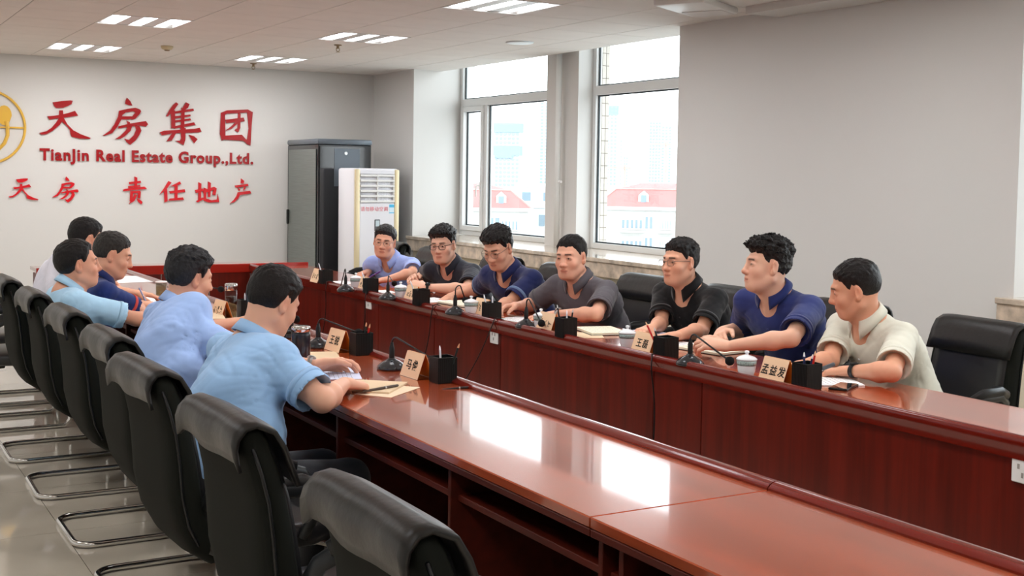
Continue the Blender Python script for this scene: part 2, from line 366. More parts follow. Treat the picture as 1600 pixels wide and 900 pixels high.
FANG = [[(848,97),(870,120),(884,150),(860,148),(835,138),(840,112)],
 [(795,185),(850,172),(905,165),(935,176),(943,188),(935,205),(905,238),(880,245),(872,234),(905,198),(890,189),(840,197),(820,212),(812,222),(795,215)],
 [(795,185),(822,195),(810,245),(785,290),(750,335),(695,353),(688,350),(735,318),(765,275),(788,225)],
 [(812,222),(880,222),(885,240),(850,243),(806,242)], [(845,250),(868,262),(870,280),(852,275)],
 [(792,288),(870,270),(975,253),(990,275),(975,292),(920,282),(860,293),(790,304)],
 [(855,282),(885,282),(872,320),(835,355),(805,373),(768,375),(808,350),(842,315)],
 [(900,282),(932,286),(945,318),(930,350),(905,385),(870,413),(845,395),(832,372),(862,380),(895,348),(910,312)]]
JI = [[(320,128),(335,140),(300,188),(265,224),(252,222),(275,180),(300,145)], [(285,190),(312,180),(315,300),(288,302)], [(385,128),(410,140),(400,165),(378,180),(365,162)],
 [(300,190),(435,170),(440,185),(310,205)], [(305,222),(415,210),(418,222),(308,238)], [(305,250),(415,235),(420,248),(308,265)], [(300,290),(440,262),(450,280),(305,305)],
 [(355,165),(378,165),(375,300),(352,300)], [(210,330),(240,318),(440,306),(478,298),(490,325),(470,330),(300,336),(225,350)],
 [(350,300),(385,300),(382,380),(370,416),(345,402),(316,385),(345,385),(355,370)], [(300,328),(320,335),(292,385),(255,390),(275,362)], [(405,345),(440,355),(464,375),(442,403),(425,380)]]
TUAN = [[(620,198),(647,195),(650,360),(625,382),(613,340)], [(620,198),(660,182),(800,176),(833,195),(826,210),(790,197),(660,205),(640,215)],
 [(795,185),(833,193),(825,290),(818,418),(800,412),(768,383),(795,375),(805,300)], [(622,352),(760,345),(800,390),(770,386),(640,378),(625,384)],
 [(650,245),(772,230),(780,255),(655,268)], [(735,198),(752,205),(750,300),(735,330),(712,315),(730,300)], [(728,250),(742,262),(692,305),(648,320),(690,288)]]
ZE = [[(5,662),(82,653),(86,667),(8,677)],[(0,690),(78,681),(82,692),(2,703)],[(-37,715),(-20,707),(108,692),(125,707),(80,711),(-30,723)],[(42,625),(60,632),(58,710),(42,710)],
 [(15,722),(32,728),(28,792),(10,790)],[(15,722),(80,720),(84,736),(20,738)],[(66,722),(84,728),(80,772),(64,770)],[(44,742),(60,748),(42,787),(5,809),(26,780)],[(58,772),(76,778),(96,795),(88,811),(64,793)]]
REN = [[(270,655),(289,665),(252,715),(210,745),(240,703)],[(240,712),(259,708),(263,790),(243,797)],[(345,658),(354,674),(312,691),(283,690)],[(273,723),(378,710),(381,729),(280,739)],[(311,688),(331,686),(329,778),(311,778)],[(278,772),(366,764),(372,781),(268,787)]]
DI = [[(448,715),(500,704),(504,721),(452,736)],[(470,663),(489,672),(486,780),(469,780)],[(453,790),(500,764),(506,776),(465,798)],[(498,718),(575,693),(592,705),(582,751),(563,745),(570,715),(503,739)],
 [(534,658),(553,668),(549,762),(534,762)],[(506,700),(523,705),(521,772),(560,783),(594,778),(599,742),(609,796),(540,799),(506,787)]]
CHAN = [[(755,638),(776,655),(770,674),(753,668)],[(713,685),(800,674),(804,689),(720,699)],[(733,698),(750,710),(742,724)],[(775,693),(787,700),(770,720)],[(733,730),(815,720),(823,738),(740,749)],[(733,732),(750,742),(736,772),(710,796),(680,806),(706,783),(725,755)]]
sign('sign_character', 'large red character, first of the upper row, beside the gold emblem', TIAN, RED, 0)
sign('sign_character', 'large red character, second of the upper row, with a dot on top', FANG, RED, 0)
sign('sign_character', 'large red character, third and densest of the upper row', JI, RED, 200)
sign('sign_character', 'large red boxed character closing the upper row', TUAN, RED, 200)
sign('sign_character', 'small bright red character at the start of the lower row', TIAN, RED2, 0, lambda x, y: (57+(x-264)*.5814, 637+(y-115)*.56))
sign('sign_character', 'small bright red character, second of the lower row', FANG, RED2, 0, lambda x, y: (350+(x-690)*.587, 625+(y-97)*.549))
sign('sign_character', 'small bright red character after the gap in the lower row', ZE, RED2, 200)
sign('sign_character', 'small bright red character under the word Group', REN, RED2, 200)
sign('sign_character', 'small bright red character, last but one of the lower row', DI, RED2, 200)
sign('sign_character', 'small bright red character ending the lower row near the cabinet', CHAN, RED2, 200)
a, c = onY(62, 248.5, YB), onY(395, 257, YB)
t = thing('sign_lettering', 'red Latin letter line between the two rows of Chinese characters', 'sign lettering', (a.x, YB-.009, (a.z+c.z)/2))
me = text_mesh('TianJin Real Estate Group.,Ltd.', .165, .008, .0055, 1.13, 'LEFT'); me.materials.append(RED)
wd = max(v.co.x for v in me.vertices); k = (c.x-a.x)/wd
# one mesh per word
bm = bmesh.new(); bm.from_mesh(me); xs_ = sorted(v.co.x for v in bm.verts); gaps = sorted(((q-p, (p+q)/2) for p, q in zip(xs_[:-1], xs_[1:])), reverse=True)[:3]; cuts = sorted(g[1] for g in gaps); bm.free()
for i in range(4):
    lo_, hi_ = ([-9]+cuts)[i], (cuts+[99])[i]; bm = bmesh.new(); bm.from_mesh(me)
    bmesh.ops.delete(bm, geom=[v for v in bm.verts if not lo_ < v.co.x <= hi_], context='VERTS'); m2 = bpy.data.meshes.new('word'); bm.to_mesh(m2); bm.free(); m2.materials.append(RED)
    o = link('word', m2, t); o.rotation_euler.x = PI/2; o.scale = (k, 1, 1)
cc = onY(-22, 198, YB); R = .365; t = thing('sign_emblem', 'round gold emblem cut by the left edge of the wall view', 'emblem', (cc.x, YB-.012, cc.z))
b = MB(); b.tube([(R*math.cos(q*PI/32), 0, R*math.sin(q*PI/32)) for q in range(64)], .013, 6, closed=True, up=(0,1,0)); b.build('ring', GOLD, t, True)
b = MB(); b.box(-R, R, -.006, .006, -.008, .008); b.build('bar', GOLD, t)
b = MB(); ph = [(.17+.07*math.cos(q*PI/8)*(1 if q < 9 else .9), -.006, .12+.10*math.sin(q*PI/8)) for q in range(16)]; b.poly(ph, .012, (0,1,0)); b.build('figure_head', GOLD, t)
b = MB(); b.tube([(.19,0,.06),(.20,0,0),(.20,0,-.08),(.17,0,-.16),(.10,0,-.24),(.02,0,-.27)], [.022,.02,.018,.018,.016,.012], 8, up=(0,1,0)); b.tube([(-.19,0,.06),(-.20,0,0),(-.20,0,-.08),(-.17,0,-.16),(-.10,0,-.24),(-.02,0,-.27)], [.022,.02,.018,.018,.016,.012], 8, up=(0,1,0)); b.build('figure_body', GOLD, t, True)

# ------------------------------------------------------------------ network rack and floor standing air conditioner
RX0, RX1, RY0, RY1, RH = 4.62, 5.22, 12.15, 13.1, 1.93
t = thing('network_cabinet', 'tall black network cabinet with a mesh door, in the corner', 'cabinet', ((RX0+RX1)/2, (RY0+RY1)/2, 0))
RB = mat('rack_black', rgb(24,25,28), .22, coat=.3); RG = mat('rack_grey', rgb(96,104,112), .3, metal=.3)
x0, x1, y0, y1 = RX0-(RX0+RX1)/2, RX1-(RX0+RX1)/2, RY0-(RY0+RY1)/2, RY1-(RY0+RY1)/2
MB().rbox(x0, x1, y0, y1, .04, RH-.06, .006).build('cabinet_body', RB, t)
MB().rbox(x0-.01, x1+.01, y0-.012, y1, RH-.06, RH, .02, seg=2).build('top_cover', RG, t, True)
MB().rbox(x0+.01, x1-.01, y0-.018, y0-.002, .06, RH-.075, .004).build('front_door', mat('rack_door', rgb(20,21,24), .14, coat=.6), t)
MB().rbox(x0+.17, x1-.14, y0-.024, y0-.016, RH-.5, RH-.1, .003).build('service_hatch', RG, t)
MB().lathe([(.02,0),(.016,.006),(0,.006)], 14, ((x0+x1)/2, y0-.025, RH-.15), (0,-1,0)).build('badge', STEEL, t, True)
dd = MB().rbox(x0-.012, x0-.002, y0+.05, y1-.06, .10, RH-.11, .003).build('mesh_door', mat('rack_mesh', rgb(118,124,120), .35, metal=.3, noise=((3,3,120),.85,1.12)), t)
MB().rbox(x0-.035, x0-.012, y1-.09, y1-.06, 1.0, 1.16, .004).build('handle', BLKP, dd)
b = MB(); [b.lathe([(.02,0),(.02,.04)], 10, (sx*(x1-.05), sy*(y1-.06), 0)) for sx in (-1,1) for sy in (-1,1)]; b.build('feet', BLKP, t)
p0, p1 = onY(546, 262, 11.55), onY(627, 262, 11.55); AW = .50; AH = 1.625
t = thing('air_conditioner', 'tall white floor standing air conditioner with gold side strips', 'air conditioner', ((p0.x+p1.x)/2+.02, 11.75, 0), .10)
CREAM = mat('gold_trim', rgb(220,204,166), .35, metal=.2); ACW = mat('ac_white', rgb(226,226,232), .3, coat=.3)
hx = .265
MB().rbox(-hx, hx, -.15, .2, 0, AH, .025, seg=2).build('cabinet', ACW, t, True)
for s in (-1, 1): MB().rbox(s*(hx-.035)-.028, s*(hx-.035)+.028, -.172, -.14, .02, AH-.01, .012, seg=2).build('side_strip', CREAM, t, True)
fp = MB().rbox(-.205, .205, -.168, -.145, .05, 1.27, .008).build('front_panel', ACW, t, True)
MB().rbox(-.205, .205, -.150, -.13, 1.27, 1.585, .004).build('outlet_recess', mat('dark_recess', rgb(28,28,32), .6), t)
MB().rbox(-.205, .205, -.168, -.14, 1.565, AH-.012, .006).build('top_panel', ACW, t)
for k in range(6): MB().rbox(-.2, .2, -.176, -.155, 1.275+.053*k, 1.297+.053*k, .003).build('louver', WHITEP, t)
for x in (-.002, .19): MB().box(x-.005, x+.005, -.178, -.15, 1.275, 1.565).build('divider', WHITEP, t)
MB().rbox(-.032, .032, -.174, -.166, .98, 1.10, .004).build('control_panel', mat('display', rgb(90,92,96), .25), t); MB().box(-.022,.022,-.176,-.172,1.03,1.09).build('screen', mat('lcd', rgb(190,205,212), .3), t)
MB().box(.14,.198,-.1695,-.1675,1.16,1.255).build('energy_label', mat('label_paper', rgb(205,228,240), .6), t); MB().box(.14,.198,-.1705,-.169,1.225,1.255).build('label_band', mat('label_blue', rgb(70,180,225), .5), t); MB().box(.14,.198,-.1705,-.169,1.165,1.172).build('label_band', mat('label_blue', rgb(70,180,225), .5), t)
me = text_mesh('请勿移动空调', .05, .0008, 0, 1.15); me.materials.append(mat('pink_print', rgb(225,120,130), .6)); o = link('printed_notice', me, fp, (-.035, -.1695, 1.19)); o.rotation_euler.x = PI/2

# ------------------------------------------------------------------ the conference tables
TZ = .76
def tabletop(name, label, x0, x1, ycuts, inner, panel_seams, outer_boards=True):
    t = thing(name, label, 'table', ((x0+x1)/2, (ycuts[0]+ycuts[-1])/2, 0)); cx, cy = t.location.x, t.location.y
    s = 1 if inner == x1 else -1
    for a, c in zip(ycuts[:-1], ycuts[1:]):
        MB().rbox(x0-cx, x1-cx, a-cy+.001, c-cy-.001, TZ-.028, TZ, .003).build('tabletop', WOODT, t)
        # moulded raised lip along the inner edge
        sec = [(-.030,0),(-.030,.006),(-.022,.014),(-.010,.020),(.004,.022),(.014,.017),(.018,.008),(.018,-.012),(.010,-.030),(.010,-.055),(-.02,-.055),(-.02,-.03)]
        MB().loft([[(inner-cx+s*q, yy-cy, TZ+z) for q, z in sec] for yy in (a+.002, c-.002)]).build('edge_moulding', WOODM, t, True)
        MB().rbox(x0-cx+.0, x1-cx-.0, a-cy+.002, c-cy-.002, TZ-.048, TZ-.029, .002).build('apron', WOODD, t)
    for a, c in zip(panel_seams[:-1], panel_seams[1:]):
        MB().rbox(inner-cx-s*.012-.009, inner-cx-s*.012+.009, a-cy+.0025, c-cy-.0025, .02, TZ-.05, .002).build('front_panel', WOOD, t)
    MB().box(inner-cx-s*.03-.008, inner-cx-s*.03+.006, ycuts[0]-cy, ycuts[-1]-cy, .0, TZ-.05).build('backing_board', mat('dark_seam', rgb(40,10,8), .7), t)
    return t, cx, cy, s
RI, RO = 3.255, 3.755
LI, LO = 2.165, 1.585
YE = 10.15
rt, cx, cy, s = tabletop('conference_table', 'long mahogany table under the windows where seven people sit', RI, RO, [1.0, 2.37, 5.78, YE], RI, [1.0, 2.37, 4.04, 4.38, 5.78, 6.6, 7.44, 8.5, 9.4, YE])
for y in (1.04, 2.37, 3.2, 4.04, 4.9, 5.78, 6.6, 7.44, 8.5, 9.4, YE-.03): MB().rbox(RI+.03-cx, RO-.02-cx, y-.01-cy, y+.01-cy, 0, TZ-.05, .002).build('side_board', WOODD, rt)
MB().rbox(RI+.04-cx, RO-.16-cx, 1.04-cy, YE-.04-cy, .58, .60, .002).build('shelf', WOODD, rt)
ltb, cx, cy, s = tabletop('conference_table', 'long mahogany table on the side of the row of empty black chairs', LO, LI, [1.0, 2.37, 5.78, YE], LI, [1.0, 2.37, 4.04, 5.78, 7.44, 8.5, YE])
for y in (1.04, 2.29, 2.375, 3.17, 4.06, 4.95, 5.78, 6.6, 7.44, 8.5, 9.4, YE-.03): MB().rbox(LO+.035-cx, LI-.04-cx, y-.009-cy, y+.009-cy, 0, TZ-.05, .002).build('side_board', WOODD, ltb)
MB().rbox(LO+.06-cx, LI-.04-cx, 1.04-cy, YE-.04-cy, .60, .62, .002).build('shelf', WOODD, ltb)
bt = thing('conference_table', 'mahogany table closing the far end by the back wall', 'table', ((LO+RO)/2, YE+.35, 0)); cx, cy = bt.location.x, bt.location.y
MB().rbox(LO-.02-cx, RO-cx, YE+.02-cy, YE+.6-cy, TZ-.028, TZ, .003).build('tabletop', WOODT, bt)
MB().rbox(LO-.06-cx, RO+.02-cx, YE-cy, YE+.035-cy, TZ-.05, TZ+.026, .006, seg=2).build('edge_moulding', mat('mahogany_bright', rgb(150,30,18), .25, coat=.6), bt)
ps = [LO-.02, LI+.02, 2.5, 2.9, RI, RO]
for a, c in zip(ps[:-1], ps[1:]): MB().rbox(a-cx+.0025, c-cx-.0025, YE+.008-cy, YE+.026-cy, .02, TZ-.05, .002).build('front_panel', WOOD, bt)
for x in (LO, 2.4, 3.2, RO-.03): MB().rbox(x-cx, x+.02-cx, YE+.03-cy, YE+.58-cy, 0, TZ-.05, .002).build('side_board', WOODD, bt)
# floor sockets let into the right table's inner panels
for (u, v, lb) in ((576,473,'white socket plate on the table front below the second name card'), (772,525,'white socket plate on the table front below the fourth pen cup'), (1599,735,'white socket plate at the right edge of the view')):
    p = onX(u, v, RI-.0035+.0)
    t = thing('socket_plate', lb, 'socket', (RI-.001, p.y, p.z)); MB().rbox(-.006, .004, -.042, .042, -.042, .042, .003).build('plate', WHITEP, t)
    b = MB(); [b.box(-.0075,-.0055, yy-.004, yy+.004, zz-.008, zz+.008) for yy, zz in ((-.015,.01),(.015,.01),(0,-.016))]; b.build('slot', mat('socket_grey', rgb(150,146,140), .5), t)

# ------------------------------------------------------------------ chairs (local: the sitter faces +x)
def chair(label):
    t = thing('conference_chair', label, 'chair', (0,0,0), 0)
    def ring(cx_, cz, hw, th, tx, tz, n=20, e=.45):  # rounded rectangle section across the back
        out = []
        for k in range(n):
            a = 2*PI*k/n; ca, sa = math.cos(a), math.sin(a)
            yy = math.copysign(abs(ca)**e, ca)*hw; dd_ = math.copysign(abs(sa)**e, sa)*th
            out.append((cx_+dd_*tz, yy, cz-dd_*tx))
        return out
    path = [(-.06,.385,.17,.02),(-.115,.40,.205,.040),(-.165,.445,.225,.050),(-.195,.51,.235,.055),(-.215,.60,.24,.055),(-.225,.70,.24,.050),(-.238,.79,.238,.045),(-.256,.86,.235,.042),(-.276,.92,.23,.040),(-.288,.95,.222,.034),(-.293,.965,.205,.018)]
    rs = []
    for i, (x, z, hw, th) in enumerate(path):
        a = path[max(0,i-1)]; c = path[min(len(path)-1,i+1)]; L = math.hypot(c[0]-a[0], c[1]-a[1]); rs.append(ring(x, z, hw, th, (c[0]-a[0])/L, (c[1]-a[1])/L))
    MB().loft(rs).build('backrest', CLOTHB, t, 'all')
    # seam piping down both sides, leather front face
    rs2 = [[(x+.9*th+.012*0, yy*hw*.86, z+.0) for yy in [-1+.2*q for q in range(11)]] for (x,z,hw,th) in path[1:10]]
    fr = [[(p[0]+.012*(1-abs(p[1])/.22*.4), p[1], p[2]) for p in r] for r in rs2]
    MB().loft([r + [(q[0]-.02, q[1], q[2]) for q in r[::-1]] for r in fr]).build('back_cushion', LEATHER, t, 'all')
    for s in (-1,1): MB().tube([(x-.35*th, s*(hw+.0015), z) for (x,z,hw,th) in path[2:9]], .0045, 6).build('piping', BLKP, t, 'all')
    # leather flap folded over the top
    prof = [(-.172,.83),(-.190,.88),(-.207,.925),(-.232,.965),(-.278,.985),(-.308,.980),(-.328,.957),(-.333,.932),(-.328,.905),(-.321,.882)]
    rings = []
    N = 17
    for i, (x, z) in enumerate(prof):
        k = max(0, (i-4)/5); r = []
        for q in range(N):
            y = -1+2*q/(N-1); hw = .236 + .008*k
            dip = .012*math.cos(PI*y)*k + (.02*k if abs(y) > .93 else 0)
            r.append((x - .010*k*abs(y)**3 - .004*math.sin(7*y)*k, y*hw, z - dip*.8 - .008*abs(y)**6))
        rings.append(r)
    nn = []
    for i, r in enumerate(rings):
        a = prof[max(0,i-1)]; c = prof[min(len(prof)-1,i+1)]; L = math.hypot(c[0]-a[0], c[1]-a[1]); nx, nz = -(c[1]-a[1])/L, (c[0]-a[0])/L
        nn.append(r + [(p[0]-nx*(-.011), p[1]*.985, p[2]-nz*(-.011)) for p in r[::-1]])
    MB().loft(nn).build('headrest_flap', FLAP, t, 'all')
    # seat
    sq = []
    for (x, hw, zt_, zb) in ((-.17,.205,.465,.40),(-.10,.235,.475,.385),(.05,.25,.478,.38),(.18,.25,.482,.385),(.25,.235,.475,.395),(.275,.20,.455,.41)):
        r = []
        for k in range(20):
            a = 2*PI*k/20; ca, sa = math.cos(a), math.sin(a); r.append((x, math.copysign(abs(ca)**.4, ca)*hw, (zt_+zb)/2 + math.copysign(abs(sa)**.5, sa)*(zt_-zb)/2))
        sq.append(r)
    MB().loft(sq).build('seat', LEATHER, t, 'all')
    # chrome cantilever frame
    def arc(c, r, a0, a1, n=5):
        o = []
        for k in range(n+1):
            a = math.radians(a0+(a1-a0)*k/n); o.append((c[0]+r*math.cos(a), c[1]+r*math.sin(a)))
        return o
    side = .245; z0 = .0135
    base = [( .30-.0, side, z0)]
    left = [(-.02,side-.04,.40),(.20,side-.03,.405)] + [(.27+0*x, side, z) for x, z in ()] + [(.265,side-.01,.385),(.295,side,.33),(.300,side,.25),(.300,side,.10),(.293,side,.045),(.262,side,z0)]
    rear = [(-.20,side,z0)] + [(x, y, z0) for x, y in arc((-.215,side-.075), .075, 90, 180)]
    pts = left + rear; pts = pts + [(x,-y,z) for x,y,z in pts[::-1]]
    MB().tube(pts, .0135, 10).build('frame', CHROME, t, 'all')
    for s in (-1,1):
        b = MB(); b.tube([(-.165,s*.225,.56),(-.135,s*.262,.635),(-.07,s*.285,.675),(.04,s*.285,.668),(.12,s*.282,.64),(.165,s*.275,.58),(.17,s*.265,.50),(.14,s*.25,.43)], [.014,.016,.018,.018,.017,.016,.015,.014], 10, flat=1.5)
        ar = b.build('armrest', ARMG, t, 'all')
        MB().tube([(-.12,s*.280,.672),(-.07,s*.286,.692),(.03,s*.286,.686),(.10,s*.283,.662)], [.014,.019,.019,.014], 10, flat=1.5).build('arm_pad', BLKP, ar, 'all')
    return t
# ------------------------------------------------------------------ people: smooth distance fields turned into one continuous skin
V3 = lambda *a: np.array(a if len(a) > 1 else a[0], dtype=np.float64)
def nrm(v): return v/np.linalg.norm(v)
class Field:
    """rounded cones and ellipsoids joined (or carved) with soft blends, in order"""
    def __init__(s): s.p = []
    def cone(s, a, b, ra, rb, k=.01, op='u', fl=None):   # fl = (axis, factor): flattened along axis
        s.p.append(('c', V3(a), V3(b), ra, rb, k, op, fl)); return s
    def ell(s, c, r, k=.01, op='u', M=None): s.p.append(('e', V3(c), V3(r), None if M is None else np.array(M, dtype=np.float64), None, k, op, None)); return s
    def plane(s, c, n, op='s', k=.002): s.p.append(('p', V3(c), nrm(V3(n)), None, None, k, op, None)); return s
    def d(s, q, P):
        if q[0] == 'c':
            a, b, ra, rb = q[1:5]; ba = b-a; L = np.dot(ba, ba)
            pa = P-a.astype(P.dtype); h = np.clip(pa @ (ba/L).astype(P.dtype), 0, 1)
            e = pa - h[:, None]*ba.astype(P.dtype)
            if q[7] is not None:
                ax, f = q[7]; c_ = e @ ax.astype(P.dtype); e = e + (c_*(1/f-1))[:, None]*ax.astype(P.dtype)
                return (np.sqrt((e*e).sum(1)) - (ra+(rb-ra)*h))
            return np.sqrt((e*e).sum(1)) - (ra+(rb-ra)*h)
        if q[0] == 'e':
            e = P-q[1].astype(P.dtype)
            if q[3] is not None: e = e @ q[3].astype(P.dtype)     # columns of M are the local axes
            u = e/q[2].astype(P.dtype); k0 = np.sqrt((u*u).sum(1)); v = u/q[2].astype(P.dtype); k1 = np.sqrt((v*v).sum(1))
            return k0*(k0-1)/np.maximum(k1, 1e-4)
        return (P-q[1].astype(P.dtype)) @ q[2].astype(P.dtype)
    def comb(s, f, d, k, op):
        if op == 'u': h = np.maximum(k-np.abs(f-d), 0)/k; return np.minimum(f, d) - h*h*k*.25
        if op == 's': d = -d
        h = np.maximum(k-np.abs(f-d), 0)/k; return np.maximum(f, d) + h*h*k*.25
    def full(s, P):
        f = np.full(len(P), 9., P.dtype)
        for q in s.p: f = s.comb(f, s.d(q, P), q[5], q[6])
        return f
    def bounds(s):
        lo = np.full(3, 9e9); hi = -lo
        for q in s.p:
            if q[6] != 'u': continue
            if q[0] == 'c': 
                r = max(q[3], q[4])
                for c in (q[1], q[2]): lo = np.minimum(lo, c-r); hi = np.maximum(hi, c+r)
            elif q[0] == 'e': r = q[2].max(); lo = np.minimum(lo, q[1]-r); hi = np.maximum(hi, q[1]+r)
        return lo-.02, hi+.02
def surface(F, h, disp=None, amp=.006):
    """surface nets over the sparse blocks that the surface passes through"""
    lo, hi = F.bounds(); B = 4; H = B*h
    nb = np.ceil((hi-lo)/H).astype(int)
    G = np.stack(np.meshgrid(*[np.arange(n) for n in nb], indexing='ij'), -1).reshape(-1,3)
    cen = (lo + (G+.5)*H).astype(np.float32); fc = F.full(cen); diag = H*.87
    keep = np.abs(fc) < diag*1.35 + amp + .004
    G = G[keep]; cen = cen[keep]; n = len(G)
    off = np.stack(np.meshgrid(*[np.arange(B+1)]*3, indexing='ij'), -1).reshape(-1,3)
    P = (lo + (G[:,None,:]*B + off[None])*h).astype(np.float32)
    f = np.full((n, 125), 9., np.float32)
    for q in F.p:
        dc = F.d(q, cen)
        if q[6] == 'u': m = dc < diag*2.4 + q[5] + .02
        elif q[6] == 's': m = dc < diag*1.6 + q[5] + .004
        else: m = np.ones(n, bool)
        if not m.any(): continue
        Pm = P[m].reshape(-1,3); f[m] = F.comb(f[m].reshape(-1), F.d(q, Pm), np.float32(q[5]), q[6]).reshape(-1,125)
    if disp is not None: f = f + disp(P.reshape(-1,3)).reshape(n,125).astype(np.float32)
    return nets(f.reshape(n,125), G, nb, lo, h)
def largest(v, q):
    """keep the biggest connected skin"""
    lab = np.arange(len(v))
    while True:
        m = lab[q].min(1); new = lab.copy(); np.minimum.at(new, q.ravel(), np.repeat(m, 4)); new = new[new]; new = new[new]
        if (new == lab).all(): break
        lab = new
    c = np.bincount(lab, minlength=len(v)); k = c.argmax(); keep = lab == k
    if not keep.all():
        idx = np.cumsum(keep)-1; q = idx[q[keep[q].all(1)]]; v = v[keep]
    return v, q
def np_mesh(name, v, q, mats, col=None, smooth_it=1):
    # light Laplacian smoothing
    if smooth_it:
        e = np.concatenate([q[:,[0,1]], q[:,[1,2]], q[:,[2,3]], q[:,[3,0]]])
        for _ in range(smooth_it):
            acc = np.stack([np.bincount(e[:,0], v[e[:,1],i], len(v)) + np.bincount(e[:,1], v[e[:,0],i], len(v)) for i in range(3)], -1)
            cn = np.bincount(e[:,0], minlength=len(v)) + np.bincount(e[:,1], minlength=len(v))
            v = v*.5 + .5*acc/np.maximum(cn,1)[:,None]
    me = bpy.data.meshes.new(name); me.vertices.add(len(v)); me.vertices.foreach_set('co', v.astype(np.float32).ravel())
    me.loops.add(q.size); me.loops.foreach_set('vertex_index', q.astype(np.int32).ravel())
    me.polygons.add(len(q)); me.polygons.foreach_set('loop_start', np.arange(0, q.size, 4, dtype=np.int32))
    me.polygons.foreach_set('use_smooth', np.ones(len(q), bool))
    me.update(calc_edges=True); me.validate()
    for m in (mats if isinstance(mats,(list,tuple)) else [mats]): me.materials.append(m)
    if col is not None:
        a = me.color_attributes.new('Col', 'FLOAT_COLOR', 'POINT'); a.data.foreach_set('color', np.c_[col(v), np.ones(len(v))].astype(np.float32).ravel())
    return me
_rt = np.random.RandomState(7).rand(4096)*2-1
def noise3(P, s=1., seed=0.):
    """value noise, about -1..1"""
    Q = P*s*.32 + (seed*13.37 + 500); i = np.floor(Q).astype(np.int64); f = Q-i; f = f*f*(3-2*f); out = 0
    for a in (0,1):
        for b in (0,1):
            for c in (0,1):
                h = ((i[:,0]+a)*73856093 ^ (i[:,1]+b)*19349663 ^ (i[:,2]+c)*83492791) & 4095
                out = out + _rt[h]*(f[:,0] if a else 1-f[:,0])*(f[:,1] if b else 1-f[:,1])*(f[:,2] if c else 1-f[:,2])
    return out*1.3
def frame(yaw, pitch=0, roll=0):
    """columns x=person's right, y=face forward, z=up"""
    f = V3(math.cos(yaw)*math.cos(pitch), math.sin(yaw)*math.cos(pitch), math.sin(pitch))
    r = nrm(np.cross(f, V3(0,0,1))); u = np.cross(r, f)
    r2 = r*math.cos(roll)+u*math.sin(roll); u2 = -r*math.sin(roll)+u*math.cos(roll)
    return np.stack([r2, f, u2], 1)
def sstep(a, b, x): t = np.clip((x-a)/(b-a), 0, 1); return t*t*(3-2*t)

SKIN = mat('skin', (1,1,1,1), .5, vcol=True, sss=.12, bump=(350,.06,.001))
_hair = {}
def hair_mat(c, k): 
    if k not in _hair: _hair[k] = mat('hair_'+k, c, .42, spec=.35, noise=((140,140,60),.55,1.6), bump=(230,.6,.003))
    return _hair[k]
EYEM = mat('eye', rgb(232,226,220), .2, coat=.6); IRIS = mat('iris', rgb(30,20,16), .12, coat=.8)

